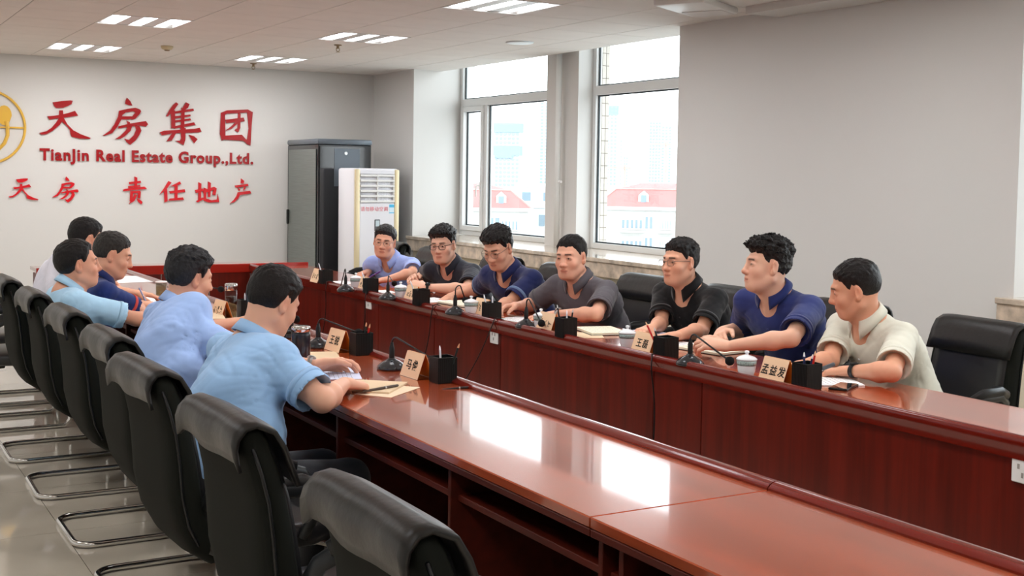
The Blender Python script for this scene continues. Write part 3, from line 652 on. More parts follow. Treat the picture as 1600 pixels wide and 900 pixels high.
def build_person(S):
    s = S.get('scale', 1.0)*.97
    H = V3(S['head']); M = frame(*[math.radians(a) for a in S['face']])
    sH = s*S.get('headscale', 1.0)
    def L(x, y, z): return H + M @ (V3(x, y, z)*sH)
    tone = V3(S.get('tone', (206,150,120)))*.68+V3(236,192,166)*.32; tl_ = V3([lin(c) for c in tone])
    # joints
    hip = V3(S['hip']); yb = math.radians(S['yaw']); fw = V3(math.cos(yb), math.sin(yb), 0); rt_ = V3(math.sin(yb), -math.cos(yb), 0)
    nb = H - fw*(.066 + .0008*max(0, -S['face'][1]))*s - V3(0,0,.142*s + S.get('neckdrop', 0)) - S.get('neckback', 0)*fw
    N = nb
    spine = nrm(N-hip); shd = math.radians(S.get('shyaw', S['yaw'])); sr = V3(math.sin(shd), -math.cos(shd), 0); sf = V3(math.cos(shd), math.sin(shd), 0)
    hdn = nrm(H + M @ V3(0,-.03,-.05)*s - N)
    drop = S.get('drop', (0,0)); hw = .185*s*S.get('wide', 1)
    SH = {1: N + sr*hw - spine*.022 - V3(0,0,.026+drop[0]) + sf*S.get('shf',(0,0))[0], -1: N - sr*hw - spine*.022 - V3(0,0,.026+drop[1]) + sf*S.get('shf',(0,0))[1]}
    fat = S.get('fat', 1.0)
    T = np.stack([sr, nrm(np.cross(spine, sr)), spine], 1)   # x right, y front(ish), z along spine
    if T[:,1] @ sf < 0: T[:,1] *= -1
    Th = np.stack([rt_, fw, V3(0,0,1)], 1)
    # arms
    UA, FA = .285*s, .245*s
    arms = {}
    for side in (1, -1):
        W = V3(S['wristR'] if side == 1 else S['wristL']); A = SH[side]; Et = V3(S['elbR'] if side == 1 else S['elbL'])
        E = A + nrm(Et-A)*np.clip(np.linalg.norm(Et-A), .25*s, .315*s); E[2] = max(E[2], S.get('zmin', .80))
        W = E + nrm(W-E)*np.clip(np.linalg.norm(W-E), .20*s, .285*s)
        arms[side] = (A, E, W)
    hands = {}
    F = Field()
    # head ------------------------------------------------------
    fs = S.get('jaw', 1.0)
    F.ell(L(0,-.018,.030), V3(.078,.098,.090)*sH, .02, M=M)
    F.ell(L(0,.020,-.028), V3(.067*fs,.072,.088)*sH, .03, M=M)
    F.ell(L(0,.038,-.070), V3(.052*fs,.052,.048)*sH, .03, M=M)
    F.ell(L(0,.070,-.098), V3(.022,.020,.018)*sH, .022, M=M)
    for q in (1,-1):
        F.cone(L(q*.058*fs,-.005,-.060), L(q*.030,.058,-.098), .018*sH, .016*sH, .03)
        F.ell(L(q*.042,.058,-.028), V3(.024*fs,.022,.022)*sH, .025, M=M)
        F.cone(L(q*.010,.083,.028), L(q*.044,.068,.030), .010*sH, .008*sH, .014)
        F.ell(L(q*.032,.094,.006), V3(.020,.013,.012)*sH, .016, 's', M=M)
        F.ell(L(q*.031,.0745,.006), V3(.018,.0125,.0125)*sH, .006, M=M)
        F.ell(L(q*.031,.091,.0045), V3(.0145,.006,.0033 if not S.get('down') else .0016)*sH, .003, 's', M=M)
        F.cone(L(q*.014,.094,-.034), L(q*.008,.100,-.036), .0085*sH, .008*sH, .008)
        # ears
        Me = M @ np.array(Matrix.Rotation(q*-.35, 3, 'Z')); 
        F.ell(L(q*.082,-.012,-.002), V3(.007,.018,.030)*sH, .006, M=Me); F.ell(L(q*.079,-.004,-.027), V3(.008,.011,.012)*sH, .01, M=Me)
        F.ell(L(q*.090,-.006,.001), V3(.006,.010,.019)*sH, .006, 's', M=Me)
    F.cone(L(0,.084,.020), L(0,.104,-.024), .0085*sH, .0105*sH, .014); F.ell(L(0,.107,-.029), V3(.0125,.011,.010)*sH, .008, M=M)
    for q in (1,-1): F.ell(L(q*.007,.106,-.0395), V3(.0035,.005,.003)*sH, .003, 's', M=M)
    F.cone(L(-.014,.088,-.0605), L(.014,.088,-.0605), .0065*sH, .0065*sH, .010); F.cone(L(-.012,.087,-.071), L(.012,.087,-.071), .0075*sH, .0075*sH, .010)
    F.cone(L(-.021,.0935,-.0655), L(.021,.0935,-.0655), .0016*sH, .0016*sH, .004, 's')
    # neck and chest
    F.cone(L(0,-.030,-.045), N + T[:,1]*.005, .053*s*S.get('neck',1), .058*s*S.get('neck',1), .03)
    F.cone(L(0,.010,-.095), N + T[:,1]*.035 - spine*.03, .030*s, .045*s, .04)
    F.ell(N - spine*.13 + T[:,1]*.01, V3(.15,.092,.13)*s*V3(1,fat,1), .05, M=T)
    for q in (1,-1): F.cone(N - spine*.01 - T[:,1]*.012, SH[q] + spine*.004, .045*s, .040*s, .05)
    for side in (1,-1):
        A, E, W = arms[side]; fd = nrm(W-E); k = S.get('armw', 1.0)
        F.cone(A, A*.45+E*.55, .048*s*k, .042*s*k, .03); F.cone(A*.5+E*.5, E, .042*s*k, .035*s*k, .02)
        F.cone(E, E*.72+W*.28, .036*s*k, .040*s*k, .02); F.cone(E*.72+W*.28, E*.1+W*.9, .039*s*k, .025*s, .02)
        # hand
        hs = S['handR' if side == 1 else 'handL']  # dict: dir, up, curl(list), spread, thumb
        d = nrm(V3(hs['dir'])); n = V3(hs.get('up', (0,0,1))); n = nrm(n-d*(n@d)); th = np.cross(n, d)*side
        Wp = W + d*.012; palm = .088*s; F.cone(W, Wp + d*.02, .0265*s, .024*s, .012, fl=(n,.8))
        curl = hs.get('curl', (.35,.45,.55,.6)); spread = hs.get('spread', .10)
        for i, (o, ln) in enumerate(((.030,.94),(.0105,1.03),(-.010,.97),(-.029,.78))):
            kn = Wp + d*(palm*(1-.06*abs(i-1))) + th*o*s - n*.003*abs(i-1.2)*s
            F.cone(Wp + th*o*.55*s, kn, .0145*s, .0115*s, .014)
            ang = 0; p = kn; dirv = nrm(d + th*spread*(1.4-i))
            for j, (pl, r) in enumerate(((.044,.0094),(.027,.0086),(.021,.0078))):
                ang += curl[i]*(.8 if j == 0 else 1.0)
                v = dirv*math.cos(ang) - n*math.sin(ang); p2 = p + v*pl*ln*s; F.cone(p, p2, (r+.0006)*s, r*s, .0035 if j else .006); p = p2
                if i == 0: hands[(side,'tip')] = p2
        tb = Wp + d*.018*s + th*.026*s - n*.006*s; tc_ = hs.get('thumb', .45)
        d1 = nrm(d*.75 + th*(1-tc_)*1.1 - n*(.25+tc_*.5)); m1 = tb + d1*.040*s; d2 = nrm(d*.9 + th*(.35-tc_)*.8 - n*(.15+tc_*.55)); m2 = m1 + d2*.032*s; d3 = nrm(d2 - n*.2 - th*.1); m3 = m2 + d3*.026*s
        F.cone(tb, m1, .0175*s, .0135*s, .014); F.cone(m1, m2, .0125*s, .0108*s, .004); F.cone(m2, m3, .0108*s, .0088*s, .004)
        hands[side] = dict(W=W, d=d, n=n, th=th, palm=Wp+d*palm*.6, thumb=m3)
    v, q = surface(F, .0033); v, q = largest(v, q)
    HL = lambda P: ((P-H) @ M)/sH
    lipc = tl_*V3(.78,.50,.48); hair_c = V3(S.get('haircol', rgb(24,22,22))[:3])
    def colour(P):
        p = HL(P); x, y, z = np.abs(p[:,0]), p[:,1], p[:,2]; c = np.tile(tl_, (len(P),1)); 
        fr_ = sstep(.03,.06,y)
        def mixin(c, m, k): return c*(1-m[:,None]) + k*m[:,None]
        c = mixin(c, .35*np.exp(-((x-.045)**2/.0006+(z+.03)**2/.0006))*fr_, tl_*V3(1.06,.80,.76))
        c = mixin(c, .5*np.exp(-((x-.082)**2/.0003+(y+.01)**2/.0009+(z)**2/.0018)), tl_*V3(1.02,.82,.78))
        c = mixin(c, .45*np.exp(-((x-.012)**2/.0002+(z+.034)**2/.00015))*sstep(.085,.1,y), tl_*V3(1.0,.72,.68))
        lip = (1-sstep(.8,1.15,np.sqrt((x/.023)**2+((z+.0655)/.0105)**2)))*sstep(.07,.08,y); c = mixin(c, lip*.75, lipc)
        gap = (1-sstep(.6,1.3,np.sqrt((x/.022)**2+((z+.0655)/.0016)**2)))*sstep(.07,.08,y); c = mixin(c, gap*.8, lipc*.3)
        bz = .0285 - .10*np.maximum(x-.030,0)**1 + .0*x; brow = sstep(.011,.015,x)*(1-sstep(.043,.049,x))*(1-sstep(.6,1.2,np.abs(z-bz)/.0052))*sstep(.045,.06,y); c = mixin(c, brow*S.get('brow',.85), hair_c)
        lid = (1-sstep(.75,1.1,np.sqrt(((x-.031)/.0165)**2+((z-.0065)/.005)**2)))*sstep(.06,.07,y); c = mixin(c, lid*.55, tl_*.30)
        st = S.get('stubble', .0); 
        if st: c = mixin(c, st*sstep(-.045,-.075,z)*sstep(-.0,.03,y)*(1-lip), tl_*V3(.62,.60,.62))
        return np.clip(c, 0, 1)
    root = thing('person', S['label'], 'person', (float(hip[0]), float(hip[1]), 0))
    if S.get('group'): root['group'] = S['group']
    ro = V3(root.location)
    def part(name, v, q, m, par=root, col=None, it=1): 
        me = np_mesh(name, v, q, m, col, it)
        me.transform(Matrix.Translation(-Vector(ro))); return link(name, me, par)
    body = part('body', v, q, SKIN, col=colour, it=1)
    def mbpart(name, b, m, par, sm='all'):
        me = b.mesh(name, m, sm); me.transform(Matrix.Translation(-Vector(ro))); return link(name, me, par)
    # eyes
    for e_ in (1,-1):
        gz = S.get('gaze', (0,0)); b = MB(); c = L(e_*.031,.0745,.006); ax = M @ nrm(V3(gz[0], 1, gz[1]-.15))
        b.lathe([(0,-.0118*sH)]+[(.0118*sH*math.sin(a), -.0118*sH*math.cos(a)) for a in (.5,1.0,1.5,2.0,2.35)]+[(.0118*sH*math.sin(2.62), -.0118*sH*math.cos(2.62))], 14, c, ax, 0)
        b.lathe([(.0062*sH,.0102*sH),(.0045*sH,.0114*sH),(0,.0121*sH)], 14, c, ax, 1)
        mbpart('eye', b, [EYEM, IRIS], body)
    # hair ------------------------------------------------------
    hc = S.get('hair', {}); ht, hsd, fl_, up = hc.get('top', .018), hc.get('side', .008), hc.get('front', .068), hc.get('spike', .003)
    class Hair(Field):
        def full(self, P):
            p = ((P-H) @ M)/sH; x, y, z = p[:,0], p[:,1], p[:,2]
            u = np.stack([x/.079,(y+.018)/.0995,(z-.030)/.0915], -1); k0 = np.sqrt((u*u).sum(1)); w_ = u/V3(.079,.0995,.0915); g = k0*(k0-1)/np.maximum(np.sqrt((w_*w_).sum(1)),1e-4)
            tz = sstep(.035,.098,z); front = sstep(.02,.08,y)
            part_ = hc.get('part', 0); swp = (1+part_*np.sign(hc.get('pside',1))*x/.08*front)
            th = hsd + (ht-hsd)*tz*swp + hc.get('quiff',0)*front*tz
            th = th + up*(noise3(p*V3(1,.30,.45), 480, S['seed'])*.75+noise3(p*V3(1,.4,.6), 1000, S['seed']+3)*.4)*(.35+.65*tz)*1.3
            back = hc.get('nape', -.062)
            ln = np.interp(y, [-.12,-.05,-.030,-.014,.008,.018,.030,.045,.075], [back,back+.002,-.038,.028,.034,.002,.022,.056,fl_]) 
            ln = ln + .006*noise3(P, 260, S['seed']+1) + np.where(y > .05, hc.get('temple', .0)*np.exp(-((np.abs(x)-.045)/.015)**2), 0)
            ln = np.where((y > .05), ln + hc.get('fringe',0)*(-1), ln)
            th = th*(.12+.88*sstep(-.002,.034,z-ln))
            f = np.maximum(g - th, (ln - z)*.9)
            # keep the lower back following the neck
            return (f*sH).astype(P.dtype)
        def bounds(self): c = H; return c-V3(.15,.15,.15)*sH, c+V3(.15,.15,.16)*sH
    v2, q2 = surface_fn(Hair(), .0036)
    if len(v2): part('hair', v2, q2, hair_mat(S.get('haircol', rgb(24,22,22)), S.get('hairname','black')), it=1)
    # torso and shirt ------------------------------------------
    G = Field(); mid = hip*.5+N*.5 - nrm(V3(fw))*S.get('hunch', .03); low = hip*.8+N*.2 + V3(0,0,.0)
    tf = nrm(np.cross(nrm(mid-hip), rt_)); tf = tf if tf@fw > 0 else -tf
    Tm = np.stack([rt_, tf, nrm(mid-hip)], 1)
    G.ell(hip+V3(0,0,.01), V3(.180*fat,.130*fat,.12)*s, .06, M=Th)
    G.ell(low + fw*.012, V3(.172*fat,.125*fat,.13)*s, .08, M=Tm)
    G.ell(mid + tf*.012, V3(.178*fat,.122*fat,.15)*s, .08, M=Tm)
    G.ell(N - spine*.14 , V3(.182*fat,.115*fat,.14)*s, .08, M=T)
    for q_ in (1,-1): 
        G.cone(N - spine*.025 - T[:,1]*.012, SH[q_], .052*s, .057*s, .06)
        G.ell(SH[q_]*.72+N*.28 - spine*.10 - T[:,1]*.02, V3(.075,.075,.10)*s, .06, M=T)
    cf = S.get('cuff', .70); cuffs = []
    for side in (1,-1):
        A, E, W = arms[side]; u = nrm(E-A); C = A + (E-A)*cf; k = S.get('armw',1.0)
        G.cone(A, C + u*.03, .060*s*k, .070*s*k, .035); G.plane(C, u, 'i_arm', .003); cuffs.append((A, E, C, u, side))
    planes = [p for p in G.p if p[6] == 'i_arm']; G.p = [p for p in G.p if p[6] != 'i_arm']
    # cut each sleeve at its cuff: carve a short fat capsule beyond the cuff, then hollow the rim
    for A, E, C, u, side in cuffs:
        G.cone(C + u*.085*s, C + u*.20*s, .085*s, .085*s, .003, 's')
        G.ell(C + u*.02*s, V3(.059,.059,.030)*s*S.get('armw',1.0), .004, 's', M=np.array(Vector((0,0,1)).rotation_difference(Vector(u)).to_matrix()))
    # hem and neck opening
    Tn = np.stack([sr, nrm(np.cross(hdn, sr)), hdn], 1); Tn[:,1] *= (1 if Tn[:,1]@sf > 0 else -1)
    G.ell(N + hdn*.112 - Tn[:,1]*.012, V3(.062,.052,.080)*s, .006, 's', M=Tn)
    vd = S.get('vneck', .036)
    G.ell(N + T[:,1]*.075 - spine*(vd*.15), V3(.013,.075,vd)*s, .006, 's', M=T)
    sd = S['seed']; fa_ = S.get('fold', .55)
    RF = np.array(Matrix.Rotation(.6, 3, 'Y')) @ np.diag([.13,.5,1.2]); RF2 = np.array(Matrix.Rotation(-.9, 3, 'Y')) @ np.diag([.15,.5,1.1])
    cen_e = [(A, E, side) for A, E, C, u, side in cuffs]
    def disp(P):
        p = (P-N) @ T
        d_ = .0045*noise3(p*V3(1,1,.6), 26, sd)
        n1 = noise3(p @ RF, 58, sd+2); n2 = noise3(p @ RF2, 70, sd+5)
        d_ = d_ - .0042*np.maximum(0, 1-np.abs(n1)*3.4) + .002 - .003*np.maximum(0, 1-np.abs(n2)*3.4)
        for A, E, side in cen_e:
            a = A - spine*.09; r = np.linalg.norm(P-a, axis=1)+1e-4; e = (P-a)/r[:,None]
            q_ = np.stack([(e@spine)*.16, (e@T[:,1])*.16, r*.12], -1)
            d_ = d_ - .007*np.maximum(0, 1-np.abs(noise3(q_, 110, sd+9*side))*3)*np.exp(-((r-.10)/.07)**2)
        wz = (P-hip) @ spine
        w3 = np.stack([P@rt_*.5, P@fw*.5, wz*1.9 + .25*(P@rt_)], -1)
        d_ = d_ - .008*np.maximum(0, 1-np.abs(noise3(w3, 62, sd+4))*2.6)*np.exp(-((wz-.10)/.10)**2)
        for A, E, C, u, side in cuffs:
            t_ = (P-C)@u; d_ = d_*(1-.92*np.exp(-(t_/.028)**2)*(np.linalg.norm(P-C, axis=1) < .12))
        return -d_*fa_
    G.plane(hip - V3(0,0,.045), V3(0,0,-1), 'i')
    v3, q3 = surface(G, .0062, disp, .012)
    SM = mat('shirt_%d' % S['seed'], S['shirt'], S.get('srough', .78), sheen=.15, spec=.3, noise=((9,9,9),.93,1.05), bump=(700,.25,.0008))
    shirt = part('shirt', v3, q3, SM, it=2)
    # cuffs trim
    TM = mat('cuff_trim_%d' % S['seed'], S['trim'], .7) if S.get('trim') else SM
    for A, E, C, u, side in cuffs:
        R_ = np.array(Vector((0,0,1)).rotation_difference(Vector(u)).to_matrix()); b = MB(); ra = .0675*s*S.get('armw', 1.0)
        for w_ in ((0, .0042),): b.loft([[tuple(C + u*zz_ + R_ @ V3(rr_*math.cos(a*PI/14), rr_*math.sin(a*PI/14), 0)) for a in range(28)] for rr_, zz_ in ((ra-.008,-.004),(ra-.002,-.006),(ra+.003,-.014),(ra+.0045,-.004),(ra+.0045,.004),(ra,.0075),(ra-.006,.006),(ra-.008,-.004))], cap=False)
        mbpart('cuff_hem', b, TM, shirt)
    # collar: a stand that folds over and opens at the throat
    if S.get('collar', True):
        b = MB(); rings = []; n_ = 40; open_ = S.get('open', .32); cw = S.get('collar_w', 1.0)
        Tc = T.copy(); base = N + hdn*.038
        hd_ = nrm(H + M @ V3(0,-.02,-.05) - N); Tc = np.stack([T[:,0], nrm(T[:,1]-hd_*(T[:,1]@hd_)), hd_], 1)
        for i in range(n_+1):
            a = PI/2 + open_ + (2*PI-2*open_)*i/n_; ca, sa = math.cos(a), math.sin(a)
            fr_ = max(0, sa); bk = max(0, -sa); pt = math.exp(-min(i, n_-i)/3.2)
            r0, r1 = .060*s, .063*s
            def pp(r, z): 
                return tuple(base + Tc[:,0]*ca*r*1.04 + Tc[:,1]*(sa*r+.006) + Tc[:,2]*z - spine*.020*fr_)
            hi_ = (.022 + .012*bk)*s; fall = (.034 + .008*bk + .022*fr_**2 + .020*pt)*s*cw; out = (.021 + .006*fr_ + .012*pt + .006*abs(ca))*s
            rings.append([pp(r0,-.012*s), pp(r0+.001,hi_*.6), pp(r1+.002,hi_), pp(r1+.007,hi_+.001), pp(r1+out*.65,hi_-fall*.45), pp(r1+out,hi_-fall), pp(r1+out-.004,hi_-fall-.001), pp(r1+out*.6-.003,hi_-fall*.5), pp(r1+.004,hi_-.006), pp(r0+.004,-.012*s)])
        b.loft(rings); mbpart('collar', b, SM, shirt)
        for i_, zz in enumerate((.10,.15)):
            b = MB()
            c = N + T[:,1]*(.113*fat*s+.004) - spine*(zz+vd*.35); b.lathe([(.0055,0),(.005,.002),(0,.0025)], 10, c, T[:,1])
            mbpart('button', b, mat('button_%d' % S['seed'], tuple(list(np.clip(np.array(S['shirt'][:3])*1.7+.02,0,1))+[1]), .3), shirt)
    # trousers and shoes ---------------------------------------
    K = Field(); kn = {}; 
    K.ell(hip+V3(0,0,-.01), V3(.178*fat,.135*fat,.115)*s, .06, M=Th)
    legs = S.get('legs', {1:.0, -1:.0}); fl2 = S.get('feet', .36)
    for side in (1,-1):
        a = hip + rt_*side*.085*s - V3(0,0,.03); spr = rt_*side*legs.get(side, .03)
        k_ = a + fw*.41*s + spr + V3(0,0,.0); k_[2] = .475; an = k_ + fw*(fl2-.41) + V3(0,0,0); an[2] = .10; kn[side] = (k_, an)
        K.cone(a, k_, .092*s, .068*s, .05); K.cone(k_, k_*.6+an*.4, .066*s, .060*s, .03); K.cone(k_*.6+an*.4, an, .060*s, .052*s, .03)
    v4, q4 = surface(K, .014, lambda P: -.005*noise3(P, 30, sd), .012)
    tr = part('trousers', v4, q4, mat('trousers_'+S.get('trname','black'), S.get('trousers', rgb(30,31,36)), .75, sheen=.2, bump=(500,.2,.001)), it=2)
    for side in (1,-1):
        an = kn[side][1]; Q = Field(); Q.cone(an - V3(0,0,.055)-fw*.02, an - V3(0,0,.062)+fw*.14, .040, .034, .03); Q.cone(an, an-V3(0,0,.05), .045, .042, .03); Q.plane(V3(an[0],an[1],.004), V3(0,0,-1), 'i')
        v5, q5 = surface(Q, .011); part('shoe', v5, q5, mat('shoe_leather', rgb(20,19,19), .3, coat=.4), it=1)
    # glasses
    if S.get('glasses'):
        gm = mat('glasses_'+S['glasses'], rgb(26,24,26) if S['glasses'] != 'thin' else rgb(110,98,92), .3, metal=.3); r_ = .0018 if S['glasses'] == 'thick' else .0011
        b = MB(); b2 = []
        for e_ in (1,-1):
            pts = [tuple(L(e_*.034 + .0235*math.copysign(abs(math.cos(t_))**.7, math.cos(t_)), .103 - .10*abs(e_*.034+.0235*math.cos(t_))**1.5*3, .0035 + .0175*math.copysign(abs(math.sin(t_))**.75, math.sin(t_)))) for t_ in [2*PI*k/20 for k in range(20)]]
            b.tube(pts, r_*sH, 6, closed=True)
            b.tube([tuple(L(e_*.057,.097,.012)), tuple(L(e_*.073,.075,.012)), tuple(L(e_*.080,.02,.010)), tuple(L(e_*.083,-.015,.006))], (.0022 if r_ > .0015 else .0014)*sH, 6)
            c = np.mean([V3(p) for p in pts], 0); b2.append(MB().add([tuple(c)]+pts, [(0,i+1,(i+1)%20+1) for i in range(20)]))
        b.tube([tuple(L(-.011,.103,.009)), tuple(L(0,.108,.011)), tuple(L(.011,.103,.009))], r_*sH, 6)
        g = mbpart('glasses', b, gm, root); [mbpart('lens', l_, LENS, g) for l_ in b2]
    # watch
    if S.get('watch'):
        side, kind = S['watch']; A, E, W = arms[side]; u = nrm(W-E); c = W - u*.022*s; hd = hands[side]; n = nrm(hd['n']-u*(hd['n']@u)); sd_ = np.cross(u, n)
        b = MB(); pts = [c + sd_*.0315*s*math.cos(a*PI/12) + n*.0265*s*math.sin(a*PI/12) for a in range(24)]
        rr = []
        for p_ in pts: o_ = nrm(p_-c); rr.append([tuple(p_-u*.009), tuple(p_+o_*.003-u*.009), tuple(p_+o_*.003+u*.009), tuple(p_+u*.009)])
        rr.append(rr[0]); b.loft(rr, cap=False)
        wm = STEEL if kind == 'steel' else mat('watch_strap', rgb(24,24,26), .4)
        wt = mbpart('watch', b, wm, root); b = MB(); b.lathe([(.0175,0),(.0185,.004),(.016,.0075),(0,.008)], 20, c+n*.0275*s, n); mbpart('watch_case', b, STEEL if kind != 'black' else BLKP, wt)
        b = MB(); b.lathe([(.0145,0),(0,.0005)], 18, c+n*(.0275*s+.0081), n); mbpart('watch_face', b, mat('watch_face_'+kind, rgb(225,225,222) if kind != 'black' else rgb(25,28,32), .2), wt)
    S['out'] = dict(arms=arms, hands=hands, N=N, SH=SH)
    return root

def surface_fn(F, h):
    """surface nets of a plain function inside its bounds"""
    class W(Field):
        pass
    lo, hi = F.bounds(); B = 4; H_ = B*h
    nb = np.ceil((hi-lo)/H_).astype(int)
    G = np.stack(np.meshgrid(*[np.arange(n) for n in nb], indexing='ij'), -1).reshape(-1,3)
    cen = lo + (G+.5)*H_; fc = F.full(cen); keep = np.abs(fc) < H_*1.5+.008
    g2 = Field(); g2.p = []
    G = G[keep]; n = len(G)
    off = np.stack(np.meshgrid(*[np.arange(B+1)]*3, indexing='ij'), -1).reshape(-1,3)
    P = lo + (G[:,None,:]*B + off[None])*h
    f = F.full(P.reshape(-1,3)).reshape(n,125)
    return nets(f, G, nb, lo, h)
def nets(f, G, nb, lo, h):
    B = 4; n = len(G); f = f.reshape(n,5,5,5)
    c = [[[f[:,i:i+4,j:j+4,k:k+4] for k in (0,1)] for j in (0,1)] for i in (0,1)]
    neg = sum((c[i][j][k] < 0).astype(np.int8) for i in (0,1) for j in (0,1) for k in (0,1))
    bi, ci, cj, ck = np.nonzero((neg > 0) & (neg < 8))
    cell = G[bi]*B + np.stack([ci,cj,ck], -1)
    cv = np.stack([c[i][j][k][bi,ci,cj,ck] for i in (0,1) for j in (0,1) for k in (0,1)], -1).astype(np.float64)
    cor = np.array([(i,j,k) for i in (0,1) for j in (0,1) for k in (0,1)], float)
    acc = np.zeros((len(cell),3)); cnt = np.zeros(len(cell))
    for a in range(8):
        for b in range(a+1, 8):
            if np.abs(cor[a]-cor[b]).sum() != 1: continue
            fa, fb = cv[:,a], cv[:,b]; m = (fa < 0) != (fb < 0)
            t = np.where(m, fa/np.where(m, fa-fb, 1), 0)
            acc += np.where(m[:,None], cor[a]+t[:,None]*(cor[b]-cor[a]), 0); cnt += m
    vert = lo + (cell + acc/cnt[:,None])*h
    N = nb*B+2; key = (cell[:,0]*N[1]+cell[:,1])*N[2]+cell[:,2]
    order = np.argsort(key); ks = key[order]
    st = np.array([N[1]*N[2], N[2], 1]); quads = []
    for ax in range(3):
        o1, o2 = [(1,2),(2,0),(0,1)][ax]
        far = [0,0,0]; far[ax] = 1; fi = far[0]*4+far[1]*2+far[2]
        s0 = cv[:,0] < 0; s1 = cv[:,fi] < 0; m = s0 != s1
        k0 = key[m]; ids = []
        for dd_ in (0, st[o1], st[o1]+st[o2], st[o2]):
            kk = k0-dd_; p = np.clip(np.searchsorted(ks, kk), 0, len(ks)-1); ok = ks[p] == kk; ids.append(np.where(ok, order[p], -1))
        q = np.stack(ids, -1); fl = s0[m]; q[~fl] = q[~fl][:, ::-1]; q = q[(q >= 0).all(1)]; quads.append(q)
    return vert, np.concatenate(quads)
# ------------------------------------------------------------------ the twelve people
def A3(v): return (v.x, v.y, v.z)
D = math.radians
BLK = rgb(22,20,20)
rest_down = dict(dir=(-1,0,-.05), up=(0,0,1), curl=(.3,.35,.4,.45), spread=.10)
PEOPLE = []
def P(**k): PEOPLE.append(k)
# window side, from the far end towards the camera (they face -x)
P(label='person in a light periwinkle shirt with thin glasses, seated before the air conditioner', seed=1, elbR=(3.86,8.98,.82), elbL=A3(onZ(648,444,.80)), head=A3(onX(601,378,3.80)), face=(236,-6,6), hip=(4.14,8.72,.53), yaw=200, shyaw=212,
  wristR=A3(onZ(574,430,.80)), wristL=A3(onZ(604,437,.80)), handR=dict(dir=(-.9,-.35,-.1), curl=(.6,.8,.9,.9), thumb=.8), handL=dict(dir=(-.9,.25,-.08), curl=(.4,.5,.5,.5)), ontable={1:True,-1:True}, poleL=(.1,-1,-.3), poleR=(.2,1,-.3),
  shirt=rgb(152,170,226), hair=dict(top=.020, side=.009, part=.5, pside=1, front=.070), haircol=rgb(38,36,36), hairname='softblack', glasses='thin', tone=(206,146,120), trousers=rgb(40,44,58), trname='slate', scale=1.0)
P(label='person in a charcoal shirt with thick black glasses and a dark watch', seed=2, elbR=(3.86,7.98,.84), elbL=A3(onZ(728,457,.80)), head=A3(onX(692,383,3.76)), face=(222,-8,-4), hip=(4.14,7.62,.53), yaw=190, shyaw=200,
  wristR=(3.68,7.76,.83), wristL=A3(onZ(664,449,.82)), handR=dict(dir=(-.7,-.7,.25), up=(-.4,.3,.8), curl=(.9,.9,.9,.9), thumb=.3), handL=dict(dir=(-.6,.8,.2), up=(-.5,-.3,.8), curl=(.7,.8,.8,.8), thumb=.3), ontable={1:True,-1:True}, poleL=(.1,-1,-.4), poleR=(.3,1,-.3),
  shirt=rgb(38,40,50), hair=dict(top=.028, side=.007, quiff=.008, spike=.006, front=.066), glasses='thick', watch=(-1,'black'), tone=(212,160,138), scale=1.03, fat=1.05, wide=1.04)
P(label='person in a navy polo with thin glasses, looking down at a notebook', seed=3, elbR=A3(onZ(752,448,.84)), elbL=A3(onZ(799,474,.80)), head=A3(onX(778,388,3.68)), face=(209,-26,-3), hip=(4.12,6.78,.53), yaw=185, shyaw=192, down=True,
  wristR=A3(onZ(733,455,.81)), wristL=A3(onZ(775,480,.80)), handR=dict(dir=(-.95,-.25,-.3), curl=(.7,.8,.85,.9), thumb=.4, spread=.16), handL=dict(dir=(-.9,.4,-.1), curl=(.5,.6,.6,.6)), ontable={-1:True}, poleL=(.3,-1,-.5), poleR=(.3,1,-.3),
  shirt=rgb(26,34,78), trim=rgb(96,116,150), hair=dict(top=.026, side=.009, quiff=.006, spike=.006, front=.064), glasses='thin', tone=(200,142,116), scale=1.05, fat=1.06, wide=1.06)
P(label='person in a dark grey polo speaking, with a silver watch', seed=4, elbR=A3(onZ(852,468,.84)), elbL=A3(onZ(927,502,.80)), head=A3(onX(892,402,3.74)), face=(209,-6,-2), hip=(4.14,6.0,.53), yaw=183, shyaw=192,
  wristR=A3(onZ(808,478,.82)), wristL=A3(onZ(858,491,.80)), handR=dict(dir=(-.95,-.1,-.05), up=(0,.5,.8), curl=(.5,.8,1.0,1.0), thumb=.5), handL=dict(dir=(-.95,.1,-.06), curl=(.15,.18,.2,.25), spread=.16, thumb=.2), ontable={-1:True}, poleL=(.3,-1,-.4), poleR=(.3,1,-.3),
  shirt=rgb(84,80,86), hair=dict(top=.011, side=.004, spike=.003, front=.072, temple=.012), watch=(-1,'steel'), tone=(208,150,126), scale=1.03, fat=1.12, wide=1.08, stubble=.12)
P(label='person in a black polo with rimless style glasses, sitting upright and looking left', seed=5, elbR=A3(onZ(1034,498,.82)), elbL=A3(onZ(1100,515,.80)), head=A3(onX(1062,410,3.95)), face=(187,-1,-2), hip=(4.24,5.18,.53), yaw=180, shyaw=188,
  wristR=A3(onZ(1020,512,.80)), wristL=A3(onZ(1045,527,.80)), handR=dict(dir=(-.95,-.25,-.06), curl=(.3,.4,.4,.5)), handL=dict(dir=(-.95,.2,-.06), curl=(.3,.4,.4,.5)), ontable={1:True,-1:True}, poleL=(.4,-1,-.4), poleR=(.4,1,-.4),
  shirt=rgb(17,17,19), hair=dict(top=.017, side=.006, spike=.006, front=.068), glasses='thin', tone=(206,146,118), scale=1.0, fat=1.03, wide=1.05)
